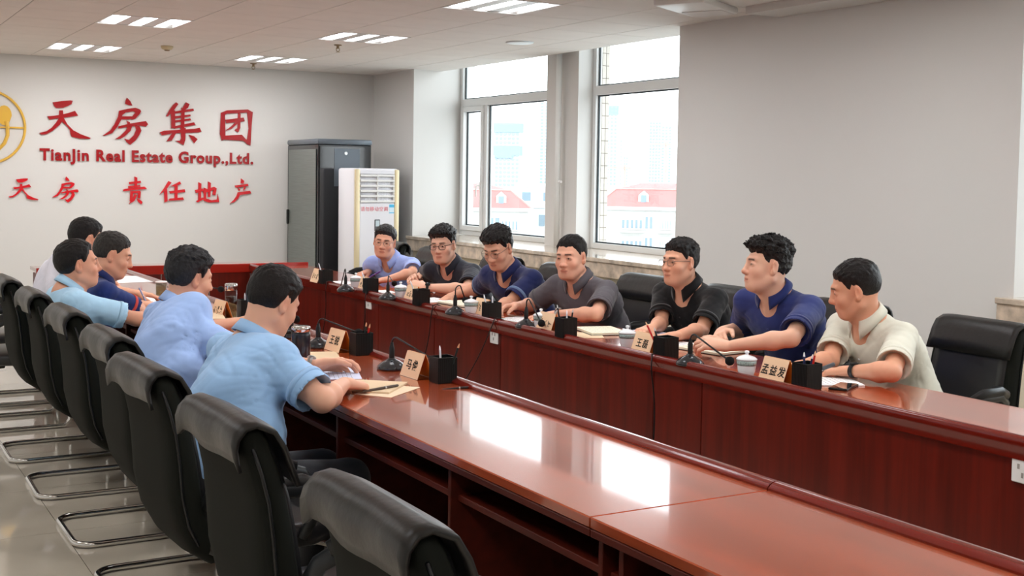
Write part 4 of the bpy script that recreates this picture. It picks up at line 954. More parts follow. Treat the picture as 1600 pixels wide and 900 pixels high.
P(label='person in a bright navy polo with hands clasped over a notebook', seed=6, elbR=A3(onZ(1163,513,.82)), elbL=A3(onZ(1213,564,.80)), head=A3(onX(1197,416,3.87)), face=(160,3,-2), hip=(4.20,4.40,.53), yaw=178, shyaw=186,
  wristR=A3(onZ(1128,517,.83)), wristL=A3(onZ(1136,541,.82)), handR=dict(dir=(-.75,-.62,-.12), up=(-.2,.4,.8), curl=(.8,.85,.9,.9), thumb=.1), handL=dict(dir=(-.7,.62,.15), up=(-.45,-.25,.8), curl=(.75,.8,.8,.85), thumb=.1), ontable={1:False,-1:True}, poleL=(.45,-1,-.6), poleR=(.4,1,-.4),
  shirt=rgb(36,48,104), hair=dict(top=.026, side=.004, quiff=.010, spike=.012, front=.062, nape=-.055), tone=(216,166,142), scale=1.04, fat=.98, wide=1.06, collar_w=.7)
P(label='person in a cream polo turned away from the camera, pen in hand', seed=7, elbR=A3(onZ(1297,563,.80)), elbL=A3(onZ(1390,592,.80)), head=A3(onX(1335,452,3.84)), face=(136,-16,6), hip=(4.18,3.70,.53), yaw=168, shyaw=172,
  wristR=A3(onZ(1262,569,.80)), wristL=A3(onZ(1338,580,.80)), handR=dict(dir=(-.95,.1,-.05), up=(.1,.3,.9), curl=(.7,.9,1.0,1.0), thumb=.7), handL=dict(dir=(-.35,.95,-.1), curl=(.6,.8,.9,.9)), ontable={1:True,-1:True}, poleL=(.35,-1,-.5), poleR=(.6,.6,-.4),
  shirt=rgb(214,213,198), hair=dict(top=.011, side=.004, spike=.003, front=.070, nape=-.058), watch=(-1,'black'), tone=(205,142,112), scale=1.02, fat=1.08, wide=1.1)
# near side (they face +x), from the camera towards the back
P(label='person in a sky blue short sleeved shirt leaning on the table, seen from behind', seed=11, elbR=A3(onZ(476,622,.80)), elbL=(1.52,4.75,.80), head=A3(onX(428,472,1.45)), face=(18,-27,-4), hip=(1.22,4.02,.53), yaw=12, shyaw=8,
  wristR=A3(onZ(545,594,.81)), wristL=A3(onZ(494,571,.80)), handR=dict(dir=(.75,.45,-.12), up=(-.1,-.2,.95), curl=(.55,.9,1.0,1.1), thumb=.7), handL=dict(dir=(.95,.15,.0), up=(.1,.6,.7), curl=(.5,.6,.7,.8), thumb=.3), ontable={1:True,-1:False}, poleR=(-.2,-1,-.5), poleL=(-.2,1,-.3),
  shirt=rgb(150,188,228), hair=dict(top=.018, side=.010, spike=.004, nape=-.072, front=.068), tone=(214,160,134), scale=1.07, headscale=.93, fat=1.10, wide=1.12, watch=(-1,'steel'), trousers=rgb(34,34,40), hunch=.07, cuff=.62, armw=1.05)
P(label='person in a blue business shirt, bent over a pile of papers', seed=12, elbR=(1.52,5.05,.80), elbL=(1.52,5.75,.80), head=A3(onX(298,434,1.47)), face=(10,-14,-3), hip=(1.25,5.12,.53), yaw=10, shyaw=4,
  wristR=(1.80,5.25,.81), wristL=(1.80,5.75,.84), handR=dict(dir=(.9,.3,-.1), curl=(.5,.6,.7,.8)), handL=dict(dir=(.95,-.1,.05), up=(.1,.6,.7), curl=(.5,.6,.7,.8)), ontable={1:True}, poleR=(-.1,-1,-.7), poleL=(-.2,1,-.3),
  shirt=rgb(156,184,232), hair=dict(top=.024, side=.014, spike=.006, nape=-.068, front=.066), haircol=rgb(34,34,36), hairname='greyblack', tone=(204,146,120), scale=1.05, headscale=.96, fat=1.12, wide=1.12, cuff=.9, hunch=.05, collar_w=1.1)
P(label='person in a pale aqua shirt sitting upright, watching the other side', seed=13, elbR=(1.48,6.35,.79), elbL=(1.48,6.95,.79), head=A3(onX(123,413,1.19)), face=(-4,2,0), hip=(1.20,6.46,.53), yaw=6, shyaw=4,
  wristR=(1.70,6.5,.80), wristL=(1.72,6.85,.80), handR=dict(dir=(.95,.2,-.1)), handL=dict(dir=(.95,-.2,-.1)), ontable={1:True,-1:True}, poleR=(-.2,-1,-.5), poleL=(-.2,1,-.5),
  shirt=rgb(168,206,232), hair=dict(top=.016, side=.012, spike=.003, nape=-.070, front=.078, temple=.03), tone=(205,140,112), scale=1.0, fat=1.05, wide=1.02)
P(label='person in a navy polo with red cuff trim, writing with a pen', seed=14, elbR=(1.52,6.72,.80), elbL=(1.55,7.75,.80), head=A3(onX(177,399,1.42)), face=(-14,-18,2), hip=(1.24,6.8,.53), yaw=4, shyaw=0,
  wristR=A3(onZ(216,456,.83)), wristL=A3(onZ(262,462,.80)), handR=dict(dir=(.9,.3,-.05), up=(-.1,-.3,.9), curl=(.7,.9,1.0,1.1), thumb=.7), handL=dict(dir=(.9,-.3,-.1), curl=(.3,.4,.5,.5)), poleR=(-.1,-1,-.6), poleL=(-.2,1,-.3),
  shirt=rgb(30,48,104), trim=rgb(190,70,66), hair=dict(top=.012, side=.005, spike=.003, front=.070), haircol=rgb(44,42,40), hairname='faded', tone=(206,148,120), scale=1.0, fat=1.05, wide=1.05)
P(label='person in a white shirt mostly hidden behind two others at the far end', seed=15, elbR=(1.5,7.7,.8), elbL=(1.5,8.5,.8), head=A3(onX(136,374,1.42)), face=(4,-14,0), hip=(1.22,7.98,.53), yaw=0, shyaw=0,
  wristR=(1.85,8.1,.80), wristL=(1.85,8.5,.80), handR=dict(dir=(.95,.2,-.1)), handL=dict(dir=(.95,-.2,-.1)), poleR=(-.2,-1,-.5), poleL=(-.2,1,-.5),
  shirt=rgb(222,220,230), hair=dict(top=.014, side=.006, spike=.003), tone=(204,146,118), scale=1.0, fat=1.08, wide=1.1, cuff=.9)
for S in PEOPLE:
    S.setdefault('face', (180,0,0)); build_person(S)
OUT = {S['seed']: S['out'] for S in PEOPLE}

# ------------------------------------------------------------------ chairs in place
ch0 = chair('x'); used = [False]
def place(x, y, rz, label):
    if not used[0]: used[0] = True; ch0.location = (x,y,0); ch0.rotation_euler.z = math.radians(rz); ch0['label'] = label; return ch0
    return dup(ch0, (x,y,0), math.radians(rz), label)
CL = [(1.165,2.02,0,'nearest black chair, its folded leather flap catching the light'),
 (1.165,2.96,1,'black chair between the nearest chair and the sky blue shirt'),
 (1.16,3.80,2,'black chair directly behind the person in the sky blue shirt'),
 (1.215,4.58,0,'black chair just past the one behind the sky blue shirt'),
 (1.215,5.41,0,'black chair behind the person in the blue business shirt'),
 (1.205,6.25,-1,'black chair behind the pale aqua shirt'),
 (1.19,7.08,0,'black chair behind the navy polo with red cuff trim'),
 (1.05,7.95,0,'black chair cut by the left edge of the view'),
 (1.12,8.8,0,'black chair in the near row, last before the end table')]
for x, y, r, lb in CL: place(x, y, r, lb)
CR = [(4.36,3.75,178,'black leather chair nearest on the window side, wholly uncovered'),
 (4.37,4.58,181,'black leather chair showing between the bright navy and the cream polo'),
 (4.36,5.46,180,'black leather chair showing between the black and the bright navy polo'),
 (4.37,6.34,180,'wide black leather chair showing between the grey and the black polo'),
 (4.38,7.33,183,'black chair whose corner shows behind the navy polo with glasses'),
 (4.38,8.25,180,'black chair hidden behind the person with thick black glasses'),
 (4.36,9.40,178,'dark chair between the periwinkle shirt and the person with thick black glasses'),
 (4.42,10.35,172,'dark chair behind the person in the periwinkle shirt')]
for x, y, r, lb in CR: place(x, y, r, lb).scale.z = .965

# ------------------------------------------------------------------ things on the tables
def name_card(u, v, rz, who, label, text=None):
    p = onZ(u, v); t = thing('name_card', label, 'name card', (p.x, p.y, TZ), math.radians(rz), 'name cards')
    w_, h_, d_ = .075, .098, .036
    for s in (-1, 1):
        b = MB(); b.poly([(s*d_,-w_,.001),(s*d_,w_,.001),(s*.002,w_,h_),(s*.002,-w_,h_)], .0012, (s*.93,0,.35)); 
        o = b.build('front_face' if s < 0 else 'rear_face', [CARD, CARDO], t)
        me = o.data
        for pl in me.polygons:
            if pl.normal.x*s < -.5: pl.material_index = 1
        n = Vector((s*h_, 0, d_-.002)).normalized(); 
        if text and s < 0:
            m = text_mesh(text, .044, .0002, .0008, 1.25)
        else:
            b = MB(); random.seed(len(who)*7+int(u)); 
            for c in range(3):
                for k in range(5):
                    x = (c-1)*.040+random.uniform(-.011,.011); z = random.uniform(-.004,.028); a = random.choice([0,0,1.5,.8,-.8]); l_ = random.uniform(.007,.013)
                    b.tube([(x-l_*math.cos(a), z-l_*math.sin(a), .0004),(x,z,.0006),(x+l_*math.cos(a), z+l_*math.sin(a), .0004)], [.0009,.0015,.0008], 5)
            m = b.mesh('writing', INK)
        if not m.materials: m.materials.append(INK)
        wo = link('writing', m, o)
        X_ = Vector((0, s, 0)); Y_ = Vector((-s*(d_-.002), 0, h_)).normalized(); Z_ = X_.cross(Y_)
        wo.matrix_local = Matrix(((X_.x,Y_.x,Z_.x,s*d_*.68+Z_.x*.0016),(X_.y,Y_.y,Z_.y,0),(X_.z,Y_.z,Z_.z,.034+Z_.z*.0016),(0,0,0,1)))
    MB().box(-d_,d_,-w_,w_,0,.001).build('holder_base', LENS, t)
    return t
cards = [(491,441,0,'a','name card farthest down the window side table, beside the first pen cup',None),(566,455,0,'b','name card before the person in the periwinkle shirt',None),(640,470,0,'c','name card before the person with thick black glasses',None),
 (749,493,0,'d','name card before the person in the navy polo with glasses',None),(851,518,0,'e','name card behind the black microphone head, before the grey polo',None),(1003,553,-2,'f','name card with two characters before the black polo','王磊'),(1208,598,-2,'g','name card with three characters, nearest on the window side table','孟益发')]
for u, v, r, w_, lb, tx in cards:
    t = name_card(u+6, v, r, w_, lb, tx)
CL_ = [(651,589,2,'name card nearest on the chair side table, with two characters','马俊'),(529,548,4,'name card beside the black thermos on the chair side table','王锐'),(346,497,6,'pinkish name card leaning in the shade of the glass tea bottle',None)]
for u, v, r, lb, tx in CL_: name_card(u, v, r, 'h', lb, tx)
def pen_cup(u, v, label, pens, rz=0, s=1.0):
    p = onZ(u, v); t = thing('pen_cup', label, 'pen cup', (p.x, p.y, TZ), math.radians(rz), 'mesh pen cups'); h_, w_, g = .10*s, .040*s, .0022
    b = MB(); b.rbox(-w_,w_,-w_,w_,0,.004,.001)
    for a in (-1,1): b.box(a*w_-.001,a*w_+.001,-w_,w_,.003,h_); b.box(-w_,w_,a*w_-.001,a*w_+.001,.003,h_)
    b.build('cup_wall', BLKM, t)
    m = MB(); 
    for a in (-1,1):
        for k in range(9): m.box(a*(w_+.001)-.0006,a*(w_+.001)+.0006,-w_+.008*k+.004,-w_+.008*k+.006,.006,h_-.006); m.box(-w_+.008*k+.004,-w_+.008*k+.006,a*(w_+.001)-.0006,a*(w_+.001)+.0006,.006,h_-.006)
    tag(m.build('mesh_ribs', mat('rib_black', rgb(44,48,48), .3, metal=.4), t), kind='stuff')
    b = MB(); b.tube([(-w_,-w_,h_),(w_,-w_,h_),(w_,w_,h_),(-w_,w_,h_)], .0025, 6, closed=True); b.build('rim', BLKM, t, True)
    kc = [p_[5] for p_ in pens]
    for i, (x, y, dx, dy, L_, kind) in enumerate(pens):
        a = Vector((x*w_*.7, y*w_*.7, .006)); d = Vector((dx, dy, 1)).normalized(); q = thing('pen' if kind != 'pencil' and kind != 'redpencil' else 'pencil', '', 'pen', (p.x+a.x, p.y+a.y, TZ+a.z))
        q['label'] = ('' if kc.count(kind) < 2 else ('taller ' if L_ == max(p_[4] for p_ in pens if p_[5] == kind) else 'shorter ')) + {'white':'slim silver tipped pen','black':'black pen','pencil':'dark pencil','redpencil':'red pencil','blue':'navy pen'}[kind] + ' in the ' + label.replace('black mesh ', '').replace(' on the', ', ').replace('  ', ' '); q['group'] = 'pens in the mesh cups'
        R_ = Vector((0,0,1)).rotation_difference(d).to_matrix()
        c = {'white':rgb(215,215,220),'black':rgb(30,30,34),'pencil':rgb(28,44,42),'redpencil':rgb(190,34,28),'blue':rgb(38,42,80)}[kind]
        b = MB(); b.lathe([(.0042,0),(.0042,L_-.018)], 8, (0,0,0), d); b.build('barrel', mat('pen_'+kind, c, .3), q, True)
        tip = {'white':rgb(235,235,240),'black':rgb(190,190,190),'pencil':rgb(214,160,120),'redpencil':rgb(222,180,140),'blue':rgb(232,232,236)}[kind]
        b = MB(); b.lathe([(.0042,L_-.018),(.0030,L_-.008),(.0008,L_)], 8, (0,0,0), d); b.build('tip', mat('pen_tip_'+kind, tip, .4), q, True)
    return t
pc = [(509,443,'black mesh pen cup farthest along the window side table',[(-.3,.3,-.2,.3,.15,'white')]),(579,458,'black mesh pen cup before the periwinkle shirt',[(-.3,.4,-.25,.3,.15,'white')]),
 (658,477,'black mesh pen cup before the person with thick black glasses',[(-.4,.4,-.25,.35,.155,'white')]),(768,500,'black mesh pen cup before the navy polo with glasses',[(-.3,.5,-.1,.3,.140,'white'),(.3,.2,.1,.2,.13,'white')]),
 (884,527,'black mesh pen cup before the grey polo',[(-.4,.5,-.1,.2,.16,'black'),(.2,.0,.05,.1,.13,'white'),(.4,-.4,.1,-.1,.14,'black')]),(1040,561,'black mesh pen cup beside the two character name card',[(-.3,.7,-.2,.55,.175,'redpencil'),(-.2,.5,-.1,.4,.14,'black')]),
 (1260,607,'black mesh pen cup nearest on the window side table',[(-.2,.2,.0,.05,.135,'blue'),(.1,.0,.1,-.1,.13,'blue'),(.3,-.2,.05,-.15,.145,'redpencil')])]
for u, v, lb, pens in pc: pen_cup(u, v, lb, pens)
pen_cup(692, 597, 'black mesh pen cup nearest on the chair side table', [(0,.4,.0,.15,.135,'white'),(.3,-.6,.2,-.3,.16,'pencil')]); pen_cup(564, 554, 'black mesh pen cup beside the thermos name card', [(.2,0,.1,-.1,.14,'pencil'),(.4,-.3,.1,-.25,.14,'redpencil')]); pen_cup(385, 496, 'black mesh pen cup right of the glass tea bottle', [(-.2,0,0,.1,.13,'white'),(.3,0,.1,-.1,.135,'white')])
def microphone(u, v, label, neck, head_pt, rz=0):
    p = onZ(u, v); t = thing('microphone', label, 'microphone', (p.x, p.y, TZ), 0, 'gooseneck microphones')
    b = MB(); b.lathe([(.060,0),(.062,.006),(.058,.016),(.045,.028),(.028,.038),(.016,.043),(.016,.048)], 28); b.build('base', mat('mic_base', rgb(34,38,42), .16, coat=.8), t, 'all')
    MB().lathe([(.0115,.044),(.0115,.09),(.008,.10),(.006,.112)], 14).build('stem', BLKP, t, True)
    hp = Vector(head_pt)-p; top = Vector((0,0,neck)); pts = [Vector((0,0,.108))]
    d = Vector((hp.x, hp.y, 0)); L = d.length; d.normalize(); r_ = .028
    for k in range(1, 8):
        a = k/7*PI*.62; pts.append(Vector((0,0,neck-r_)) + d*(r_-r_*math.cos(a)) + Vector((0,0,r_*math.sin(a))))
    pts.append(Vector((hp.x, hp.y, hp.z)))
    MB().tube(pts, .0038, 8).build('gooseneck', mat('gooseneck', rgb(70,72,74), .25, metal=.7), t, 'all')
    MB().lathe([(0,-.019),(.012,-.016),(.019,-.004),(.019,.006),(.012,.017),(0,.02)], 16, hp, hp-pts[-2]).build('windscreen', mat('mic_foam', rgb(18,18,19), .9, bump=(700,.5,.001)), t, 'all')
    return t
def mh(u, v, X_): return tuple(onX(u, v, X_))
microphone(540,455,'table microphone farthest along the window side, before the periwinkle shirt', .15, mh(531,453,3.24)); microphone(606,468,'table microphone before the person with thick black glasses', .15, mh(616,443,3.36))
microphone(711,491,'table microphone before the navy polo with glasses', .165, mh(727,469,3.30)); microphone(822,512,'table microphone before the grey polo, its head against the name card', .155, mh(846,505,3.26))
microphone(1078,570,'table microphone before the bright navy polo, bowed over the table edge', .135, mh(1140,564,3.26))
microphone(612,577,'table microphone nearest on the chair side table', .135, mh(684,566,2.13)); microphone(497,543,'table microphone beside the black thermos', .135, mh(560,520,2.12)); microphone(290,476,'table microphone behind the glass tea bottle', .13, mh(345,452,2.1))
p_ = onZ(470,520); microphone(455,527,'table microphone whose head shows under the chin of the sky blue shirt', .14, mh(463,499,2.1))
def teacup(u, v, label):
    p = onZ(u, v); t = thing('teacup', label, 'teacup', (p.x, p.y, TZ), 0, 'lidded porcelain cups')
    b = MB(); b.lathe([(.026,0),(.028,.004),(.036,.03),(.039,.062),(.040,.074),(.036,.074),(.035,.06),(0,.012)], 24); c = b.build('bowl', PORC, t, 'all')
    MB().lathe([(.0393,.052),(.0402,.062),(.0405,.071)], 24).build('pattern_band', PORCB, c, 'all')
    b = MB(); b.lathe([(.043,.074),(.043,.078),(.032,.086),(.012,.092),(.006,.094),(.006,.099),(.010,.103),(.009,.110),(0,.112)], 24); b.build('lid', PORC, t, 'all')
for u, v, lb in ((556,451,'lidded porcelain cup before the periwinkle shirt'),(626,467,'lidded porcelain cup before the person with thick black glasses'),(736,492,'lidded porcelain cup before the navy polo with glasses'),(845,515,'lidded porcelain cup behind the grey polo name card'),(980,545,'lidded porcelain cup beside the two character name card'),(1166,590,'lidded porcelain cup nearest on the window side table')): teacup(u, v, lb)
# papers, notebooks, phones
def sheet(name, label, cat, u, v, w_, d_, rz, h=.002, m=PAPER, z=TZ, group=None, lines=0, cover=None):
    p = onZ(u, v, z); t = thing(name, label, cat, (p.x, p.y, z+.0004), math.radians(rz), group)
    b = MB(); b.rbox(-w_/2,w_/2,-d_/2,d_/2,(.0025 if cover else 0),h,.0004); b.build('pages' if h > .004 else 'page', m, t)
    if cover: MB().rbox(-w_/2-.006,w_/2+.006,-d_/2-.005,d_/2+.005,0,.0024,.001).build('cover', cover, t)
    if lines:
        b = MB()
        for k in range(lines):
            x = -w_/2+.02+k*(w_-.04)/lines; random.seed(k+int(u)); y0 = -d_/2+.018; 
            while y0 < d_/2-.03: L_ = random.uniform(.01,.05); b.box(x-.0008,x+.0008,y0,min(y0+L_,d_/2-.015),h,h+.0003); y0 += L_+.008
        tag(b.build('writing', mat('grey_print', rgb(120,120,132), .7), t), kind='stuff')
    return t
DKC = mat('dark_notebook_cover', rgb(30,34,32), .4); PC2 = mat('cream_paper', rgb(226,223,202), .8)
sheet('notebook','open notebook under the hands of the person in bright navy','notebook',1112,548,.20,.28,8,.012,PC2,cover=DKC,lines=9)
sheet('notebook','thick white notebook before the empty chair by the grey polo','notebook',940,519,.20,.27,-14,.014,PC2,cover=DKC,lines=8)
sheet('paper_sheet','folded paper under the white notebook by the grey polo','paper',918,524,.15,.21,-28,.0016,KRAFT)
sheet('paper_sheet','printed sheets before the person in the black polo','paper',1012,522,.21,.29,12,.003,mat('blue_white_paper', rgb(200,206,228), .7),lines=9)
sheet('notebook','open notebook with handwriting next to the phone','notebook',1300,597,.20,.19,-26,.005,PAPER,lines=8)
sheet('notebook','open notebook beneath the hand of the navy polo with glasses','notebook',722,476,.18,.28,6,.012,PC2,cover=DKC,lines=8)
sheet('paper_sheet','white sheet under the hand of the person in dark grey','paper',818,500,.20,.28,10,.002,PAPER,lines=9)
sheet('paper_sheet','white sheet before the person with thick black glasses','paper',676,469,.19,.26,6,.002,PAPER,lines=8)
sheet('paper_sheet','white sheet before the person in the periwinkle shirt','paper',532,442,.19,.27,4,.002,PAPER,lines=8)
sheet('paper_sheet','pale sheet between the first two microphones on the window side','paper',600,456,.12,.2,-5,.002,PAPER)
sheet('notebook','small pad right of the clasped hands','notebook',1075,540,.12,.17,10,.006,PAPER,cover=DKC,lines=6)
p = onZ(1318,606); t = thing('phone','black smartphone lying by the open notebook','phone',(p.x,p.y,TZ),math.radians(-62)); MB().rbox(-.037,.037,-.076,.076,0,.009,.003,seg=2).build('phone_body', BLKP, t, True); MB().box(-.034,.034,-.072,.072,.009,.0096).build('screen', mat('phone_glass', rgb(14,16,22), .06, coat=1), t)
# chair side
sheet('folder','kraft paper folder under the writing hand of the sky blue shirt','folder',583,606,.20,.235,-42,.008,KRAFT)
sheet('envelope','kraft envelope below the folder at the table edge','envelope',606,611,.15,.235,-52,.0014,mat('light_kraft', rgb(228,206,178), .8))
sheet('paper_sheet','white printed sheets under the left hand of the sky blue shirt','paper',520,584,.21,.29,-18,.002,mat('blue_white_paper', rgb(200,206,228), .7),lines=10,z=TZ+.0)
sheet('paper_sheet','kraft sheet behind the black thermos','paper',500,556,.16,.22,-16,.002,KRAFT)
sheet('document_pile','pile of papers before the person in the blue business shirt','papers',318,501,.21,.29,-12,.026,KRAFT); sheet('paper_sheet','white sheet beside the pile of papers','paper',300,486,.21,.28,6,.002,PAPER,lines=8)
sheet('paper_sheet','large white patch of painted wall reflection before the writing person','paper',236,470,.30,.42,0,.002,PAPER); sheet('paper_sheet','white patch of painted wall reflection, farthest on the chair side table','paper',190,437,.34,.55,2,.002,PAPER)  # blank pale sheets that paint the wall's reflection in the glossy table top
sheet('notebook','dark notebook under the thermos','notebook',450,568,.15,.21,0,.014,PC2,cover=DKC)
def pen(label, a, b_, m, r=.0045):
    a, b_ = Vector(a), Vector(b_); d = b_-a; L_ = d.length; t = thing('pen', label, 'pen', tuple(a))
    MB().lathe([(.0008,0),(r*.8,.010),(r,.016),(r,L_-.004),(r*.7,L_)], 10, (0,0,0), d).build('barrel', m, t, True); MB().lathe([(r*1.15,L_*.62),(r*1.15,L_*.66)], 10, (0,0,0), d).build('ring', STEEL, t, True)
PW = mat('pen_blue_white', rgb(150,165,205), .25); 
def held(seed, side, label, m, dx, up_, r=.0045, L_=.145):
    h_ = OUT[seed]['hands'][side]; th_ = Vector(h_['thumb']); tip = Vector(OUT[seed]['hands'][(side,'tip')]); c = (th_+tip)/2
    d = Vector(dx)+Vector((0,0,up_)); d.normalize(); a = c - d*min(.06, (c.z-TZ-.003)/max(d.z,.1)); pen(label, a, a+d*L_, m, r)
held(14, 1, 'silver and blue pen upright in the hand of the writing person', PW, (-.25,.15,0), .6)
held(1, 1, 'violet pen in the hand of the person in periwinkle', mat('pen_violet', rgb(92,62,140), .3), (.35,-.6,0), .35, .006)
held(7, 1, 'grey brush pen in the hand of the person in cream', mat('pen_grey', rgb(82,86,92), .3), (.45,-.75,0), .42, .0085, .16)
held(11, 1, 'black pen in the hand of the person in sky blue', BLKP, (.6,-.2,0), .05, .005, .12)
pen('dark pen lying along the kraft folder', onZ(566,612,.772), onZ(622,602,.774), mat('pen_brown', rgb(70,56,46), .4), .005)
pen('thin pen lying on the table beyond the grey polo', onZ(792,492,.765), onZ(833,497,.765), STEEL)
# drinks
p = onZ(470,569); t = thing('thermos_mug','black thermos mug with a chrome collar and side handle','mug',(p.x,p.y,TZ))
MB().lathe([(.036,0),(.039,.004),(.040,.125),(.038,.135)], 28).build('mug_body', mat('thermos_black', rgb(20,24,34), .28, coat=.5), t, 'all'); MB().lathe([(.037,.133),(.036,.142),(.040,.146),(.040,.158),(.034,.162),(0,.162)], 28).build('collar', CHROME, t, 'all')
MB().tube([(-.036,.022,.135),(-.058,.034,.13),(-.064,.037,.10),(-.062,.036,.05),(-.058,.034,.035)], [.008,.009,.009,.008,.006], 8).build('handle', BLKP, t, 'all')
p = onZ(361,497); t = thing('glass_bottle','clear glass tea bottle with a chrome lid and tea leaves','bottle',(p.x,p.y,TZ))
MB().lathe([(.030,.0),(.033,.004),(.033,.15),(.029,.155)], 24).build('bottle_glass', TEAGLASS, t, 'all'); MB().lathe([(.033,.153),(.0345,.156),(.0345,.178),(.0345,.188),(.030,.192),(0,.192)], 24).build('lid', CHROME, t, 'all')
MB().lathe([(.0,.006),(.029,.008),(.029,.12),(0,.12)], 20).build('tea', glass_mat('tea_liquid', (.72,.66,.48,1)), t, 'all')
b = MB(); random.seed(4)
for k in range(60):
    a = random.uniform(0,2*PI); r = random.uniform(0,.024); z = .010+abs(random.gauss(0,.018)); x, y = r*math.cos(a), r*math.sin(a); dx, dy = random.uniform(-.005,.005), random.uniform(-.005,.005)
    b.tube([(x-dx,y-dy,z),(x,y,z+.003),(x+dx,y+dy,z+.001)], .0013, 4)
tag(b.build('tea_leaves', mat('tea_leaf', rgb(120,88,32), .6), t), kind='stuff')
p = onZ(252,462); t = thing('glass_cup','small glass cup with pale tea by the business shirt','cup',(p.x,p.y,TZ)); MB().lathe([(.030,0),(.034,.004),(.036,.085),(.034,.085),(.032,.006),(0,.005)], 20).build('cup_glass', TEAGLASS, t, 'all'); MB().lathe([(0,.007),(.031,.008),(.033,.06),(0,.06)], 18).build('tea', glass_mat('tea_liquid_2', (.8,.66,.5,1)), t, 'all'); MB().lathe([(.037,.085),(.037,.094),(0,.096)], 20).build('lid', WHITEP, t, 'all')
# microphone cables hanging over the window side table front
def cable(label, pts, r=.0035):
    o = MB().tube([tuple(p_) for p_ in pts], r, 6).build('microphone_cable', BLKP, None, 'all'); tag(o, label, 'cable', 'microphone cables')
XF = RI-.026
for (u, v, u2, v2, lb) in ((510,452,505,498,'black cable below the first pen cup'),(572,463,565,505,'black cable beside the white socket plate'),(676,484,660,560,'black cable dropping straight below the thick glasses'),(772,505,724,600,'black cable slanting past the middle socket plate'),(1018,563,1022,690,'black cable below the two character name card')):
    a = onX(u, v, XF+.0); a.z = TZ+.032; c = onX(u2, v2, XF); pts = [Vector((RI+.05, a.y, TZ+.004)), Vector((RI+.032,a.y,TZ+.014)), Vector((RI,a.y,TZ+.0275)), Vector((XF+.002,a.y,TZ+.022)), Vector((XF-.003,a.y+(c.y-a.y)*.12,TZ-.05))]
    for k in range(1,7): 
        q = k/6; pts.append(Vector((XF-.004+.012*math.sin(PI*q), a.y+(c.y-a.y)*(.12+.88*q), (TZ-.05)*(1-q)+q*min(c.z,.4))))
    pts.append(Vector((XF+.0, pts[-1].y, .012)))
    cable(lb, pts)

